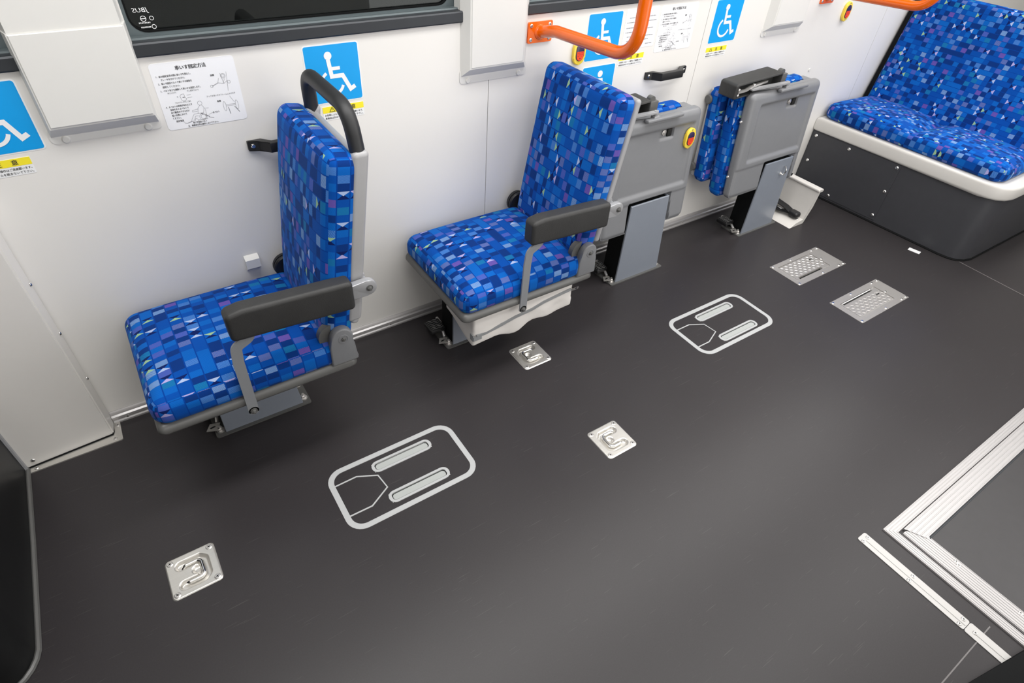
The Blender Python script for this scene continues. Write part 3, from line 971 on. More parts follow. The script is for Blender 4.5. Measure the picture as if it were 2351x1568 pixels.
def pedestal(s, xl, xr, xrt, ztop, pedal=True, yf=-0.234):
    bm = B(); prism(bm, rrect(xl - 0.030, xr + 0.026, yf - 0.010, -0.125, 0.008), 'xy', 0.0, 0.005)
    bp = obj('base_plate', bm, 'pan', s)
    for x, y in ((xl - 0.012, -0.218), (xr + 0.008, -0.214), (xr + 0.008, -0.145)):
        inst('bolt', BOLT, bp, (x, y, 0.005))
    bm = B(); prism(bm, [(xl, 0.004), (xr, 0.004), (xrt, ztop), (xl + 0.004, ztop)], 'xz', yf, yf + 0.008, 0.0015, 1)
    prism(bm, [(xr - 0.006, 0.004), (xr, 0.004), (xrt, ztop), (xrt - 0.006, ztop)], 'xz', yf + 0.004, yf + 0.05)
    obj('pedestal', bm, 'ped', s)
    bm = B(); prism(bm, [(xl + 0.004, 0.004), (xr - 0.008, 0.004), (xrt - 0.008, ztop - 0.004), (xl + 0.008, ztop - 0.004)], 'xz', yf + 0.010, yf + 0.095)
    obj('pedestal_shade_fill', bm, 'rubber', s)  # black block stands in for the shade inside the open pedestal
    if pedal:
        bm = B(); rbox(bm, xl - 0.060, xl + 0.002, -0.172, -0.108, 0.030, 0.050, 0.005, (2, 2, 1), 2)
        pd = obj('pedal', bm, 'black', s)
        for k in range(6):
            bm = B(); yy = -0.164 + k * 0.010
            pts = [(xl - 0.054 + t * 0.010, yy + (0.0022 if t % 2 else -0.0022), 0.0505) for t in range(6)]
            tube(bm, pts, 0.0018, 5)
            obj('pedal_rib', bm, 'pan', pd)
        bm = B(); prism(bm, [(xl - 0.052, -0.214), (xl - 0.018, -0.226), (xl - 0.006, -0.196), (xl - 0.036, -0.188)], 'xy', 0.016, 0.019)
        lv = obj('lever_tab', bm, 'plate', s)
        bm = B(); prism(bm, [(xl - 0.038, -0.211), (xl - 0.022, -0.208), (xl - 0.026, -0.203), (xl - 0.040, -0.205)], 'xy', 0.0188, 0.0196)
        obj('lever_slot', bm, 'slot', lv)
        bm = B(); tube(bm, fillet([(xl - 0.014, -0.19, 0.018), (xl - 0.008, -0.165, 0.030), (xl + 0.004, -0.12, 0.034), (xl + 0.006, -0.09, 0.034)], 0.02, 4), 0.006, 8)
        tube(bm, [(xl + 0.002, -0.13, 0.005), (xl + 0.002, -0.13, 0.034)], 0.007, 8)
        obj('pedal_shaft', bm, 'steel', s)

def open_seat(x, label, grab, pouch):
    s = thing('tip_up_seat', label, 'seat', (x + 0.10, -0.235, 0), 'unfolded seats along the wall')
    pedestal(s, x - 0.020 if not pouch else x - 0.076, x + 0.232 if not pouch else x + 0.176, x + 0.205 if not pouch else x + 0.15, 0.30)
    # pan
    def pandef(p, q, h):
        if q.z < 0:
            k = 1 - 0.06 * smooth01(-q.z / h[2])
            q.x *= k; q.y *= k
        return q
    bm = B(); rbox(bm, x - 0.162, x + 0.376, -0.462, -0.024, 0.292, 0.337, 0.020, (6, 6, 2), 3, pandef)
    obj('seat_pan', bm, 'pan', s)
    # cushions
    bm = B(); rbox(bm, x - 0.160, x + 0.332, -0.459, -0.028, 0.325, 0.412, (0.040, 0.036, 0.034), (16, 16, 3), 4, crown(0.022), uvo=(x * 1.37, x * 0.83))
    obj('seat_cushion', bm, 'fabric', s)
    tilt = math.radians(9.2)
    piv = Vector((x + 0.308, 0, 0.415))
    Mx = Matrix.Translation(piv) @ Matrix.Rotation(tilt, 4, 'Y') @ Matrix.Translation(-piv)
    bm = B(); rbox(bm, x + 0.300, x + 0.382, -0.440, -0.052, 0.396, 0.948, (0.028, 0.030, 0.034), (3, 14, 18), 4, crown(0.012, 0, -1), Mx, uvo=(x * 0.77, x * 0.41))
    obj('back_cushion', bm, 'fabric', s)
    bm = B(); rbox(bm, x + 0.374, x + 0.398, -0.437, -0.055, 0.452, 0.940, 0.010, (2, 4, 4), 3, None, Mx)
    obj('back_shell', bm, 'silver', s)
    # hinges
    bm = B(); pts = [(x + 0.300, 0.335), (x + 0.378, 0.335), (x + 0.380, 0.345), (x + 0.368, 0.400)]
    pts += [(x + 0.341 + 0.032 * math.cos(math.radians(a)), 0.424 + 0.034 * math.sin(math.radians(a))) for a in range(-5, 186, 15)]
    pts += [(x + 0.302, 0.395)]
    prism(bm, pts, 'xz', -0.463, -0.437, 0.005, 3)
    hc = obj('hinge_cover', bm, 'grey', s)
    bm = B(); lathe(bm, (x + 0.343, -0.4622, 0.424), (0, -1, 0), [(0, 0.0155), (0.0018, 0.0150), (0.0022, 0.0120), (0.0006, 0.0112)], 20)
    obj('hinge_ring', bm, 'grey', hc)
    inst('bolt', BOLT_D, hc, (x + 0.343, -0.4605, 0.424), FACE_Y)
    bm = B(); cyl(bm, (x + 0.322, -0.436, 0.424), (0, 0.02, 0), 0.040, 24)
    obj('hinge_disc', bm, 'pan', s)
    bm = B(); lathe(bm, (x + 0.322, -0.050, 0.424), (0, 1, 0), [(0, 0.036), (0.004, 0.040), (0.010, 0.040), (0.010, 0.034), (0.013, 0.034), (0.013, 0.041), (0.024, 0.041), (0.028, 0.036)], 24)
    obj('wall_side_hinge', bm, 'black', s)
    # armrest
    def ad(p, q, h):
        if q.x < 0:
            t = smooth01((-q.x / h[0] - 0.80) / 0.2)
            q.z += -0.010 * t if q.z > 0 else 0
        q.z -= 0.018 * (q.x / h[0]) * 0.5
        return q
    bm = B(); rbox(bm, x + 0.070, x + 0.388, -0.481, -0.431, 0.534, 0.624, (0.013, 0.011, 0.012), (10, 2, 3), 4, ad)
    obj('armrest_pad', bm, 'pad', s)
    bm = B(); prism(bm, [(x + 0.375, 0.545), (x + 0.375, 0.592)] + [(x + 0.434 + 0.024 * math.cos(math.radians(a)), 0.571 + 0.024 * math.sin(math.radians(a))) for a in range(100, -101, -20)], 'xz', -0.466, -0.446, 0.003, 2)
    ab = obj('armrest_bracket', bm, 'arm', s)
    inst('bolt', BOLT_D, ab, (x + 0.436, -0.466, 0.571), FACE_Y)
    bm = B(); cyl(bm, (x + 0.430, -0.446, 0.575), (0, 0.04, 0), 0.013, 16); box(bm, x + 0.395, x + 0.442, -0.425, -0.395, 0.556, 0.592, 0.004)
    obj('armrest_pivot', bm, 'arm', s)
    bm = B()
    ribbon_bar(bm, [tuple(p) for p in fillet([(x + 0.118, 0.565), (x + 0.110, 0.536), (x + 0.074, 0.518), (x + 0.069, 0.470), (x + 0.066, 0.284)], [0.022, 0.022, 0.05], 6)], 0.027, -0.470, -0.464)
    lathe(bm, (x + 0.066, -0.464, 0.290), (0, -1, 0), [(0, 0.0138), (0.006, 0.0138)], 18)
    ap = obj('armrest_stay', bm, 'post', s)
    inst('bolt', BOLT_D, ap, (x + 0.066, -0.470, 0.290), FACE_Y)
    if grab:
        bm = B()
        tube(bm, fillet([(x + 0.468, -0.100, 0.905), (x + 0.462, -0.118, 1.024), (x + 0.462, -0.400, 1.024), (x + 0.468, -0.418, 0.905)], [0.075, 0.075], 10), 0.0185, 20)
        obj('grab_bar', bm, 'bar', s)
        for y in (-0.100, -0.418):
            bm = B(); rbox(bm, x + 0.448, x + 0.490, y - 0.021, y + 0.021, 0.45, 0.935, 0.012, (1, 1, 1), 3, lambda p, q, h: Vector((q.x + (q.z - h[2]) * 0.16, q.y, q.z)))
            obj('grab_bar_socket', bm, 'silver', s)
    if pouch:
        x0, x1 = x - 0.110, x + 0.312
        def sag(p, q, h):
            if q.z < 0:
                t = (q.x / h[0])
                q.z += 0.010 * math.sin(t * 7) * (-q.z / h[2]) + 0.010 * (1 - t) * 0
                q.z += 0.022 * smooth01((t + 0.2) / 1.2) * (-q.z / h[2])
                q.y += 0.004 * math.sin(t * 11)
            if q.x < 0 and q.z < 0:
                q.z -= 0.0
                q.z += 0.045 * smooth01((q.y / h[1] + 0.9) / 1.9) * (-q.z / h[2]) * smooth01(-q.x / h[0])
            return q
        bm = B(); rbox(bm, x0, x1, -0.436, -0.245, 0.168, 0.296, 0.010, (20, 8, 8), 2, sag)
        pc = obj('belt_pouch', bm, 'vinyl', s)
        bm = B()
        zp = [(x0 + 0.012, 0.214), (x0 + 0.045, 0.214), (x0 + 0.10, 0.222), (x0 + 0.17, 0.236), (x0 + 0.24, 0.242), (x0 + 0.29, 0.255), (x0 + 0.35, 0.262), (x0 + 0.41, 0.268)]
        tube(bm, [(a, -0.4375, b) for a, b in zp], 1, flat=(0.003, 0.005))
        obj('zip', bm, 'zip', pc)
        bm = B(); ring(bm, rrect(x1 - 0.012, x1 + 0.022, 0.262, 0.273, 0.004, 3), rrect(x1 + 0.006, x1 + 0.018, 0.2645, 0.2705, 0.002, 3), 'xz', -0.4405, -0.4425)
        obj('zip_pull', bm, 'chrome', pc)
        bm = B(); box(bm, x0 - 0.002, x0 + 0.032, -0.4395, -0.437, 0.196, 0.214); box(bm, x0 - 0.0035, x0 + 0.0, -0.4395, -0.42, 0.196, 0.222)
        obj('elastic_tab', bm, 'zip', pc)
    return s

open_seat(0.0, 'blue patterned seat unfolded nearest the camera, with black grab handle on its backrest', True, False)
open_seat(0.895, 'blue patterned seat unfolded in the middle, with white pouch under its cushion', False, True)

def folded_seat(xs0, xs1, xl, xr, xrt, label, button):
    s = thing('tip_up_seat', label, 'seat', ((xl + xr) / 2, -0.2, 0), 'folded seats along the wall')
    pedestal(s, xl, xr, xrt, 0.380)
    K = 0.085
    lean = Matrix(((1, 0, 0, 0), (0, 1, K, -0.25 * K), (0, 0, 1, 0), (0, 0, 0, 1)))
    cx, w = (xs0 + xs1) / 2, xs1 - xs0
    rx0, rx1, rz0, rz1 = xs0 + 0.060, xs1 - 0.030, 0.410, 0.676
    lx0, lx1, lz0, lz1 = xs0 + w * 0.54, xs0 + w * 0.70, 0.624, 0.664
    def shell(p, q, h):
        X, Z = q.x + cx, q.z + (0.250 + 0.722) / 2
        if p.y < -h[1] * 0.999:
            e = 0.016
            m = smooth01((X - rx0) / e) * smooth01((rx1 - X) / e) * smooth01((Z - rz0) / e) * smooth01((rz1 - Z) / e)
            q.y += 0.009 * m
            e = 0.006
            m2 = smooth01((X - lx0) / e) * smooth01((lx1 - X) / e) * smooth01((Z - lz0) / e) * smooth01((lz1 - Z) / e)
            q.y += 0.012 * m2
            # notch that takes the head of the pedestal
            e = 0.005
            q.y += 0.026 * smooth01((X - xl + 0.010) / e) * smooth01((xrt + 0.014 + max(0, 0.38 - Z) * 0.10 - X) / e) * smooth01((0.392 - Z) / e)
            # waist line that runs on below the recess
            q.y += 0.003 * smooth01((0.395 - Z) / 0.012)
        return q
    bm = B(); rbox(bm, xs0, xs1, -0.240, -0.188, 0.250, 0.722, (0.026, 0.022, 0.026), (80, 2, 84), 4, shell, lean)
    sh = obj('seat_pan', bm, 'grey', s)
    ly = lambda z: -0.240 + (z - 0.25) * K
    # latch in its recess
    zl = 0.648
    bm = B(); box(bm, lx1 - 0.030, lx1 - 0.006, ly(zl) + 0.0135, ly(zl) + 0.0205, lz0 + 0.006, lz1 - 0.004, 0.002)
    obj('latch_gap', bm, 'slot', sh)
    bm = B(); lathe(bm, (lx0 + 0.030, ly(zl) + 0.0215, zl), (0, -1, 0), [(0, 0.011), (0.006, 0.011), (0.007, 0.008), (0.007, 0.005), (0.009, 0.005), (0.010, 0)], 18)
    obj('latch', bm, 'steel', sh)
    for z in (0.600, 0.352):
        inst('screw', RIVET, sh, (xs0 + 0.001, -0.205 + (z - 0.25) * K, z), FACE_X)
    for x in (xl - 0.034, xr + 0.020):
        bm = B(); cyl(bm, (x, -0.226, 0.272), (0, -0.006, 0), 0.007, 12)
        obj('rubber_stop', bm, 'rubber', sh)
    # cushions folded face to face
    bm = B(); rbox(bm, xs0 - 0.018, xs1 - 0.050, -0.190, -0.112, 0.238, 0.728, (0.034, 0.030, 0.036), (12, 3, 14), 4, crown(0.010, 1, 1), lean, uvo=(xs0, xs0 * 0.3))
    obj('seat_cushion', bm, 'fabric', s)
    bm = B(); rbox(bm, xs0 - 0.055, xs1 - 0.10, -0.110, -0.042, 0.285, 0.708, (0.028, 0.026, 0.032), (12, 3, 12), 4, None, lean, uvo=(xs0 * 0.5, xs0 * 0.9))
    obj('back_cushion', bm, 'fabric', s)
    bm = B(); rbox(bm, xs0 - 0.050, xs1 - 0.10, -0.048, -0.026, 0.300, 0.700, 0.009, (2, 1, 2), 3, None, Matrix(((1, 0, 0, 0), (0, 1, 0.04, -0.25 * 0.04), (0, 0, 1, 0), (0, 0, 0, 1))))
    obj('back_shell', bm, 'silver', s)
    for z in (0.345, 0.655):
        bm = B(); lathe(bm, (xs0 - 0.062, -0.030 + (z - 0.3) * 0.03, z), (1, 0, 0), [(0, 0.016), (0.003, 0.020), (0.012, 0.020)], 18)
        obj('back_hinge_cap', bm, 'pan', s)
    # top rim pocket of the pan, at the wall side
    bm = B(); rbox(bm, xs1 - 0.100, xs1 - 0.012, -0.158, -0.100, 0.688, 0.714, 0.008, (2, 2, 1), 2)
    tp = obj('pan_rim_block', bm, 'grey', s)
    bm = B(); lathe(bm, (xs1 - 0.075, -0.135, 0.714), (0, 0, 1), [(0, 0.011), (0.0006, 0.011)], 16)
    obj('rim_hole', bm, 'slot', tp)
    # armrest folded flat on top, open underside turned to the aisle
    ax0, ax1 = xs0 - 0.095, xs0 + 0.205
    def arm(p, q, h):
        if p.y < -h[1] * 0.999:
            e = 0.006
            m = smooth01((q.x + h[0] - 0.014) / e) * smooth01((h[0] - 0.012 - q.x) / e) * smooth01((q.z + h[2] - 0.006) / e) * smooth01((h[2] - 0.008 - q.z) / e)
            q.y += 0.034 * m
        q.z += 0.05 * q.x
        return q
    bm = B(); rbox(bm, ax0, ax1, -0.172, -0.082, 0.712, 0.774, (0.014, 0.006, 0.010), (40, 2, 18), 3, arm)
    obj('armrest_pad', bm, 'pad', s)
    bm = B(); tube(bm, [(ax0 + 0.018, -0.166, 0.733), (ax0 + 0.070, -0.167, 0.736), (ax0 + 0.100, -0.170, 0.748), (ax0 + 0.210, -0.158, 0.752)], 1, flat=(0.007, 0.004))
    for q in ((ax0 + 0.022, -0.168, 0.744), (ax0 + 0.022, -0.168, 0.722), (ax0 + 0.108, -0.173, 0.754)):
        lathe(bm, q, (0, -1, 0), [(-0.004, 0.006), (0.004, 0.006), (0.006, 0.003)], 10)
    obj('armrest_link', bm, 'steel', s)
    bm = B(); tube(bm, [(ax0 + 0.09, -0.176, 0.738), (ax0 + 0.16, -0.184, 0.741), (xs0 + 0.205, -0.205, 0.748)], 1, flat=(0.0105, 0.0030))
    obj('armrest_stay', bm, 'arm', s)
    bm = B(); cyl(bm, (xs0 + 0.205, -0.202, 0.722), (0, 0, 0.030), 0.009, 12); box(bm, xs0 + 0.192, xs0 + 0.218, -0.212, -0.190, 0.716, 0.734, 0.002)
    obj('stay_post', bm, 'arm', s)
    bm = B(); rbox(bm, xs0 + 0.155, xs0 + 0.345, -0.221, -0.196, 0.714, 0.728, 0.005, (2, 1, 1), 2, None)
    obj('stay_mount', bm, 'grey', s)
    bm = B(); box(bm, ax1 - 0.004, ax1 + 0.055, -0.155, -0.110, 0.725, 0.765, 0.003); box(bm, ax1 + 0.012, ax1 + 0.045, -0.150, -0.114, 0.700, 0.730)
    cyl(bm, (ax1 + 0.030, -0.145, 0.768), (0, 0.02, 0), 0.014, 14)
    obj('armrest_pivot', bm, 'pan', s)
    if button:
        z = 0.608
        stop_button(button, z, ly(z) + 0.0085, 'yellow stop button on the grey underside of the folded seat behind the middle seat')

folded_seat(1.505, 1.985, 1.648, 1.905, 1.868, 'grey backed seat folded up beside the wall, carrying a yellow stop button', 1.931)
folded_seat(2.290, 2.775, 2.505, 2.748, 2.715, 'blue patterned seat folded up next to the long bench, with silver hook on its stand', None)
hk = thing('coat_hook', 'small silver hook on the stand of the folded seat nearest the bench', 'hook', (2.655, -0.234, 0.31))
bm = B(); tube(bm, fillet([(2.652, -0.236, 0.305), (2.660, -0.250, 0.300), (2.665, -0.252, 0.325), (2.668, -0.238, 0.342)], 0.008, 4), 0.0028, 8)
obj('hook_wire', bm, 'chrome', hk)
bm = B(); tube(bm, [(2.648, -0.2365, 0.306), (2.640, -0.2365, 0.3055)], 0.0035, 8); lathe(bm, (2.655, -0.234, 0.306), (0, -1, 0), [(0, 0.006), (0.004, 0.005), (0.005, 0)], 10)
obj('hook_foot', bm, 'chrome', hk)

# ------------------------------------------------------------------ cream belt tray behind the last folded seat
t = thing('belt_tray', 'cream plastic tray on the floor between the last folded seat and the bench', 'tray', (2.86, -0.2, 0))
prof = [(2.790, 0.0), (2.832, 0.022), (2.893, 0.026), (2.918, 0.095), (2.930, 0.180)]
outp = [(2.948, 0.183), (2.936, 0.090), (2.905, 0.012), (2.900, 0.0)]
bm = B(); prism(bm, prof + outp, 'xz', -0.322, -0.045, 0.002, 1)
obj('tray_shell', bm, 'tray', t)
bm = B(); prism(bm, rrect(2.922, 2.962, 0.176, 0.190, 0.006), 'xz', -0.326, -0.045, 0.002, 1)
obj('tray_rim', bm, 'tray', t)
inst('rivet', RIVET, t, (2.868, -0.300, 0.0255))
b = thing('seat_belt', 'black belt strap and buckle lying in the cream tray', 'belt', (2.86, -0.2, 0.03))
bm = B(); tube(bm, [(2.866, -0.060, 0.066), (2.866, -0.14, 0.070), (2.868, -0.215, 0.060), (2.862, -0.262, 0.050)], 1, flat=(0.022, 0.0018))
tube(bm, [(2.850, -0.10, 0.046), (2.846, -0.20, 0.040), (2.864, -0.262, 0.046)], 1, flat=(0.018, 0.0016))
prism(bm, [(2.838, -0.212), (2.850, -0.288), (2.886, -0.262)], 'xy', 0.047, 0.052)
obj('strap', bm, 'strap', b)
bm = B(); rbox(bm, 2.842, 2.888, -0.304, -0.248, 0.0285, 0.062, 0.013, (2, 2, 1), 3)
obj('buckle', bm, 'black', b)
bm = B(); prism(bm, [(2.842, -0.205), (2.858, -0.212), (2.850, -0.175)], 'xy', 0.046, 0.048)
obj('care_tag', bm, 'white', b)

# ------------------------------------------------------------------ long bench
bn = thing('long_bench', 'long blue patterned bench with cream rim on a charcoal base', 'bench', (3.7, -0.45, 0))
foot = [(3.236, -0.002), (3.276, -0.86), (3.284, -0.905), (3.300, -0.935), (3.335, -0.960), (3.385, -0.972), (4.30, -0.985), (4.30, -0.002)]
bm = B(); prism(bm, foot, 'xy', 0.0, 0.338)
bb = obj('base', bm, 'bench', bn, ang=0.8)
bm = B(); tube(bm, [(p[0] - 0.001, p[1] - 0.001, 0.003) for p in foot[:-1]], 0.006, 6)
obj('dark_foot_line', bm, 'rubber', bn)
dx = lambda y: 3.236 - 0.0466 * y
bm = B(); prism(bm, [(dx(-0.008) - 0.003, -0.008), (dx(-0.508) - 0.003, -0.508), (dx(-0.508) + 0.002, -0.508), (dx(-0.008) + 0.002, -0.008)], 'xy', 0.018, 0.328, 0.001, 1)
pn = obj('access_panel', bm, 'bench', bn)
for y, z in ((-0.030, 0.310), (-0.228, 0.308), (-0.490, 0.312), (-0.490, 0.180), (-0.490, 0.042), (-0.228, 0.036), (-0.036, 0.170), (-0.036, 0.04)):
    inst('rivet', RIVET_B, pn, (dx(y) - 0.003, y, z), FACE_X)
cxy = Vector((3.77, -0.49))
def grow(pts, g):
    out = []
    for p in pts:
        x, y = p
        x = x - g if x < 3.6 else x
        y = y - g if y < -0.85 else y
        out.append((x, y))
    return out
bm = B(); prism(bm, grow(foot, 0.012), 'xy', 0.335, 0.405, 0.014, 3)
obj('seat_rim', bm, 'cream', bn)
def bench_def(p, q, h):
    if q.z > 0:
        t = q.y / h[1]
        dip = 0.012 * math.exp(-((t - 0.0) / 0.10) ** 2)
        hump = 0.020 * (abs(math.sin(math.pi * (t + 1))) ** 0.6)
        q.z += (hump - dip) * max(0, 1 - (q.x / h[0]) ** 4) * q.z / h[2] - 0.010 * (q.x / h[0]) * 1
    # rounded free end, slightly swept front
    q.x -= 0.0466 * (q.y) * (1 if q.x < 0 else 0.2)
    return q
bm = B(); rbox(bm, 3.262, 3.700, -0.925, -0.008, 0.396, 0.478, (0.060, 0.060, 0.034), (14, 36, 3), 5, bench_def, uvo=(0.4, 0.1), uvs=(0.86, 1.56))
obj('seat_cushion', bm, 'fabric', bn)
pv = Vector((3.575, 0, 0.46))
Mb = Matrix.Translation(pv) @ Matrix.Rotation(math.radians(11), 4, 'Y') @ Matrix.Translation(-pv)
bm = B(); rbox(bm, 3.585, 3.675, -0.935, -0.030, 0.440, 1.010, (0.030, 0.030, 0.034), (2, 26, 20), 4, None, Mb, uvo=(0.9, 0.6), uvs=(0.86, 1.56))
obj('back_cushion', bm, 'fabric', bn)
bm = B(); rbox(bm, 3.600, 3.715, -0.945, -0.006, 0.430, 1.000, 0.012, (2, 2, 2), 3, None, Mb)
obj('back_shell', bm, 'rubber', bn)

# ------------------------------------------------------------------ things let into the floor
def anchor_plate(cx, cy, side, label):
    s = thing('anchor_plate', label, 'floor anchor', (cx, cy, 0), 'tie-down plates let into the floor')
    h, r, N = 0.062, 0.012, 64
    path = [(-0.026 * side, 0.030), (0.018 * side, 0.030), (0.027 * side, 0.022), (0.027 * side, -0.022), (0.018 * side, -0.030), (-0.026 * side, -0.030)]
    def dist(p):
        best = 9
        for a, b in zip(path, path[1:]):
            ax, ay = a; bx, by = b
            L = (bx - ax) ** 2 + (by - ay) ** 2
            q = max(0, min(1, ((p[0] - ax) * (bx - ax) + (p[1] - ay) * (by - ay)) / L))
            best = min(best, math.hypot(p[0] - ax - q * (bx - ax), p[1] - ay - q * (by - ay)))
        return best
    bm = B()
    g = []
    for i in range(N + 1):
        rowv = []
        for j in range(N + 1):
            a, b2 = -h + 2 * h * i / N, -h + 2 * h * j / N
            da, db = abs(a) - (h - r), abs(b2) - (h - r)
            z = 0.0030
            d = dist((a, b2))
            z -= 0.0115 * smooth01((0.0150 - d) / 0.0060)
            e = math.hypot(a - 0.010 * side, b2)
            z = min(z, 0.0030 - 0.0085 * smooth01((0.0155 - e) / 0.009))
            if da > 0 and db > 0:
                k = max(da, db) / math.hypot(da, db)
                a = math.copysign(h - r + da * k, a); b2 = math.copysign(h - r + db * k, b2)
            if i in (0, N) or j in (0, N): z = 0.0
            elif i in (1, N - 1) or j in (1, N - 1): z = 0.0028
            rowv.append(bm.verts.new((cx + a, cy + b2, z)))
        g.append(rowv)
    for i in range(N):
        for j in range(N):
            bm.faces.new((g[i][j], g[i + 1][j], g[i + 1][j + 1], g[i][j + 1]))
    pl = obj('plate', bm, 'plate', s, ang=1.2)
    bm = B()
    pts = [(cx - 0.024 * side, cy + 0.023, -0.006), (cx - 0.016 * side, cy + 0.0265, 0.0005), (cx + 0.015 * side, cy + 0.0265, 0.0010), (cx + 0.0235 * side, cy + 0.019, 0.0012), (cx + 0.0235 * side, cy - 0.019, 0.0012), (cx + 0.015 * side, cy - 0.0265, 0.0010), (cx - 0.016 * side, cy - 0.0265, 0.0005), (cx - 0.024 * side, cy - 0.023, -0.006)]
    tube(bm, fillet(pts, 0.009, 5), 0.0052, 12)
    obj('tie_ring', bm, 'chrome', s)
    for a in (-0.049, 0.049):
        for b2 in (-0.049, 0.049):
            inst('screw', SCREW, pl, (cx + a, cy + b2, 0.0028))

anchor_plate(*PLATES[0], 'stainless tie-down plate nearest the front, by itself on the dark floor')
anchor_plate(*PLATES[1], 'stainless tie-down plate beside the white pouch of the middle seat')
anchor_plate(*PLATES[2], 'stainless tie-down plate in the open floor right of the nearer white outlined inlay')

def inlay(x0, x1, y0, y1, slots, hexa, label):
    s = thing('floor_inlay', label, 'floor inlay', ((x0 + x1) / 2, (y0 + y1) / 2, 0), 'white outlined floor inlays')
    bm = B(); ring(bm, rrect(x0, x1, y0, y1, 0.052, 8), rrect(x0 + 0.017, x1 - 0.017, y0 + 0.017, y1 - 0.017, 0.036, 8), 'xy', -0.0005, 0.0012)
    obj('outline_frame', bm, 'tape', s)
    for a, b2, y, k in slots:
        bm = B(); ring(bm, rrect(a - 0.014, b2 + 0.014, y - 0.0215, y + 0.0215, 0.0205, 6), rrect(a - 0.004, b2 + 0.004, y - 0.0135, y + 0.0135, 0.0095, 6), 'xy', -0.003, 0.0022)
        obj('slot_frame', bm, 'tape', s)
        bm = B(); prism(bm, rrect(a - 0.012, b2 + 0.012, y - 0.017, y + 0.017, 0.01), 'xy', -0.012, -0.008)
        obj('slot_pit', bm, 'slot', s)
        bm = B(); prism(bm, rrect(a - 0.001, b2 + 0.001, y - 0.0112, y + 0.0098, 0.0075), 'xy', -0.010, -0.0005, 0.0008, 1)
        obj('slot_bar', bm, 'slotbar', s)
    bm = B()
    n = len(hexa)
    tube(bm, [(p[0], p[1], 0.0005) for p in hexa], 1, flat=(0.0023, 0.0009))
    obj('hatch_outline', bm, 'tape', s)
    bm = B(); tube(bm, [(hexa[0][0] + 0.002, hexa[0][1] - 0.004, 0.0002), (hexa[-1][0] + 0.002, hexa[-1][1] + 0.004, 0.0002)], 1, flat=(0.0007, 0.0005))
    obj('hatch_gap', bm, 'slot', s)

inlay(0.183, 0.610, -0.787, -0.552, SLOTS[:2], [(0.199, -0.608), (0.268, -0.607), (0.326, -0.636), (0.333, -0.690), (0.268, -0.727), (0.199, -0.726)], 'white outlined floor inlay in front of the nearest seat')
inlay(1.643, 2.082, -0.790, -0.550, SLOTS[2:], [(1.659, -0.612), (1.728, -0.612), (1.787, -0.642), (1.794, -0.700), (1.722, -0.730), (1.659, -0.730)], 'white outlined floor inlay in front of the folded seats')

def hatch(H, L, gap_front, label):
    x0, x1, y0, y1 = H
    s = thing('floor_hatch', label, 'hatch', ((x0 + x1) / 2, (y0 + y1) / 2, 0), 'steel floor hatches')
    lx0, lx1, ly0, ly1 = L
    bm = B(); ring(bm, [(x1, y1), (x0, y1), (x0, y0), (x1, y0)], [(lx1, ly1), (lx0, ly1), (lx0, ly0), (lx1, ly0)], 'xy', -0.004, 0.0018)
    fr = obj('hatch_frame', bm, 'hatchplate', s)
    bm = B(); box(bm, lx0 - 0.001, lx1 + 0.001, ly0 - 0.001, ly1 + 0.001, -0.016, -0.012)
    obj('hatch_pit', bm, 'slot', s)
    # lid with a cut-back edge on the side of the finger gap
    e = 0.003
    ga, gb = lx0 + 0.020, lx1 - 0.055
    if gap_front:
        pts = [(lx0 + e, ly1 - e), (lx0 + e, ly0 + e), (ga, ly0 + e), (ga, ly0 + 0.014), (gb, ly0 + 0.014), (gb, ly0 + e), (lx1 - e, ly0 + e), (lx1 - e, ly1 - e)]
    else:
        pts = [(lx0 + e, ly0 + e), (lx1 - e, ly0 + e), (lx1 - e, ly1 - e), (gb + 0.02, ly1 - e), (gb + 0.02, ly1 - 0.014), (ga - 0.008, ly1 - 0.014), (ga - 0.008, ly1 - e), (lx0 + e, ly1 - e)]
    bm = B(); prism(bm, pts, 'xy', -0.010, 0.0008)
    lid = obj('lid', bm, 'hatchplate', s)
    bm = B()
    px, py = 0.0165, 0.0150
    nx, ny = int((lx1 - lx0 - 0.02) / px), int((ly1 - ly0 - 0.014) / py)
    for i in range(nx + 1):
        for j in range(ny + 1):
            cx, cy = lx0 + 0.012 + i * px, ly0 + 0.010 + j * py
            if gap_front and cy < ly0 + 0.019: continue
            if not gap_front and cy > ly1 - 0.019: continue
            a = math.radians(38 if (i + j) % 2 else -38)
            d = Vector((math.cos(a), math.sin(a), 0)); n = Vector((-d.y, d.x, 0))
            c = Vector((cx, cy, 0.0008))
            q = [c - d * 0.0092, c + n * 0.0021, c + d * 0.0092, c - n * 0.0021]
            top = bm.verts.new(c + Vector((0, 0, 0.0016)))
            vq = [bm.verts.new(p) for p in q]
            for k in range(4): bm.faces.new((vq[k], vq[(k + 1) % 4], top))
    tag(obj('raised_tread', bm, 'steel', lid), kind='stuff')
    bm = B(); prism(bm, rrect(lx1 - 0.052, lx1 - 0.030, (ly0 + ly1) / 2 + (0.022 if gap_front else 0.004), (ly0 + ly1) / 2 + (0.028 if gap_front else 0.010), 0.0028), 'xy', 0.0018, 0.0027)
    obj('key_slot', bm, 'slot', lid)
    pos = [(x0 + 0.011, y0 + 0.010), (x0 + 0.011, y1 - 0.010), (x1 - 0.011, y0 + 0.010), (x1 - 0.011, y1 - 0.010), (x1 - 0.055, y1 - 0.010), (x1 - 0.045, y0 + 0.010), ((x0 + x1) / 2 - 0.04, y1 - 0.011), (lx1 + 0.009, (ly0 + ly1) / 2), ((x0 + x1) / 2 + 0.01, y0 + 0.010)]
    for x, y in pos: inst('rivet', RIVET, fr, (x, y, 0.0015))

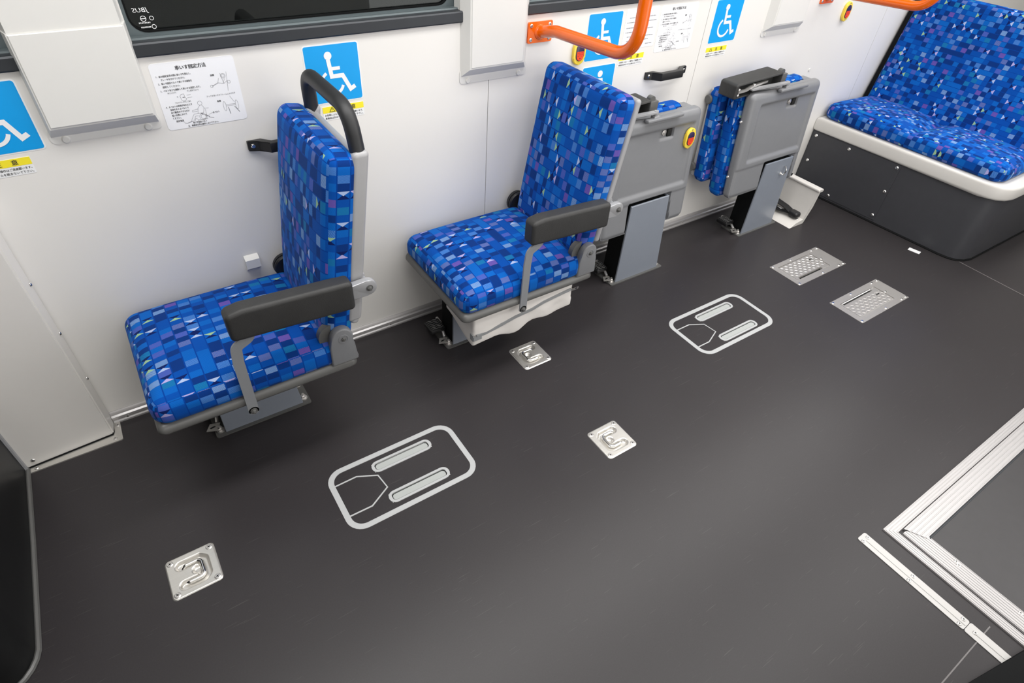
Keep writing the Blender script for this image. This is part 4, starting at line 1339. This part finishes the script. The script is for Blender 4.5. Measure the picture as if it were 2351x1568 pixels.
hatch(HATCH[0], LIDS[0], True, 'steel tread plate floor hatch nearer the window wall')
hatch(HATCH[1], LIDS[1], False, 'steel tread plate floor hatch in the aisle in front of the bench')

bm = B(); prism(bm, [(3.176, -0.757), (3.205, -0.752), (3.216, -0.806), (3.187, -0.812)], 'xy', 0.0, 0.0012)
tag(obj('floor_sticker', bm, 'white', base=(3.196, -0.78, 0)), 'small white sticker on the floor in front of the bench', 'sticker')

# door threshold: outer frame, fold-out ramp and its hinge tread
th = thing('door_threshold', 'ribbed aluminium threshold frame around the door ramp', 'threshold', (1.55, -1.62, 0))
def ribs(bm, a0, a1, n, zt, flat0=0.0):
    """profile across a ribbed strip, list of (a, z)"""
    pts = [(a0, 0.0), (a0 + (a1 - a0) * 0.02, zt)]
    w = (a1 - a0) / n
    for k in range(n):
        c = a0 + w * (k + 0.5)
        pts += [(c - w * 0.16, zt), (c - w * 0.09, zt - 0.0012), (c + w * 0.09, zt - 0.0012), (c + w * 0.16, zt)]
    pts += [(a1 - (a1 - a0) * 0.02, zt), (a1, 0.0)]
    return pts
bm = B()
pr = ribs(bm, -1.6305, -1.5985, 4, 0.005)
lo = [bm.verts.new((1.531 if i <= len(pr) // 2 or True else 0, y, z)) for i, (y, z) in enumerate(pr)]
for v in lo: v.co.x = 1.531 + (-1.5985 - v.co.y) * 0.95
hi = [bm.verts.new((3.30, y, z)) for y, z in pr]
for i in range(len(pr) - 1): bm.faces.new((lo[i], lo[i + 1], hi[i + 1], hi[i]))
bm.faces.new(lo); bm.faces.new(hi)
obj('frame_long_side', bm, 'alu_x', th, ang=0.35)
bm = B()
pr = ribs(bm, 1.531, 1.5615, 4, 0.005)
lo = [bm.verts.new((x, -1.5985 - (x - 1.531) / 0.95 , z)) for x, z in pr]
hi = [bm.verts.new((x, -2.10, z)) for x, z in pr]
for i in range(len(pr) - 1): bm.faces.new((lo[i], lo[i + 1], hi[i + 1], hi[i]))
bm.faces.new(lo); bm.faces.new(hi)
obj('frame_short_side', bm, 'alu_y', th, ang=0.35)
rp = thing('door_ramp', 'dark door ramp panel with broad ribbed aluminium edges', 'ramp', (2.0, -1.85, 0))
bm = B()
pr = ribs(bm, -1.690, -1.632, 5, 0.0075)
lo = [bm.verts.new((1.585 + (-1.632 - y) * 0.55, y, z)) for y, z in pr]
hi = [bm.verts.new((3.30, y, z)) for y, z in pr]
for i in range(len(pr) - 1): bm.faces.new((lo[i], lo[i + 1], hi[i + 1], hi[i]))
bm.faces.new(lo); bm.faces.new(hi)
obj('hinge_tread', bm, 'alu_x', rp, ang=0.35)
bm = B()
pr = ribs(bm, 1.569, 1.630, 7, 0.0055)
lo = [bm.verts.new((x, -1.640 - max(0, x - 1.585) * 0.85, z)) for x, z in pr]
hi = [bm.verts.new((x, -2.10, z)) for x, z in pr]
for i in range(len(pr) - 1): bm.faces.new((lo[i], lo[i + 1], hi[i + 1], hi[i]))
bm.faces.new(lo); bm.faces.new(hi)
sd = obj('side_tread', bm, 'alu_y', rp, ang=0.35)
for x, y in ((1.622, -1.688), (1.618, -1.775), (1.612, -1.785), (1.618, -1.95)):
    inst('screw', SCREW_S, sd, (x, y, 0.0048))
bm = B(); box(bm, 1.628, 3.30, -2.10, -1.688, 0.0, 0.0042)
obj('ramp_panel', bm, 'ramp', rp)
bm = B(); tube(bm, [(1.626, -1.6935, 0.0045), (3.3, -1.6935, 0.0045)], 0.0026, 6)
obj('edge_seal', bm, 'rail', rp)

def cover_strip(y0, y1, n_end, label):
    s = thing('cover_strip', label, 'cover strip', (1.455, (y0 + y1) / 2, 0), 'steel strips beside the door ramp')
    bm = B()
    prism(bm, rrect(1.436, 1.4745, y0, y1, 0.006), 'xy', 0.0, 0.0022)
    st = obj('strip', bm, 'strip', s)
    bm = B(); tube(bm, [(1.4553, y0 + 0.002, 0.0022), (1.4553, y1 - 0.018, 0.0022)], 1, flat=(0.0035, 0.0010))
    obj('pressed_ridge', bm, 'strip', st)
    for x, y in n_end: inst('screw', SCREW_S, st, (x, y, 0.0022))

cover_strip(-1.886, -1.5745, [(1.4655, -1.590), (1.4435, -1.590), (1.4655, -1.731), (1.4435, -1.731), (1.4655, -1.872), (1.4435, -1.872)], 'flat steel strip with six screws beside the door ramp')
cover_strip(-2.05, -1.8875, [(1.455, -1.908)], 'short flat steel strip following the long one, at the lower corner')

# black edge of the door pillar that cuts the lower corner
bm = B(); prism(bm, [(1.80, -2.098), (1.62, -2.02), (1.24, -1.945), (1.0, -1.92), (1.0, -2.098)], 'xy', 0.0, 0.02, 0.004, 2)
tag(obj('door_sill_cover', bm, 'rubber', base=(1.4, -2.03, 0)), 'black rubber edge cutting the lower corner by the door ramp', 'edge trim')
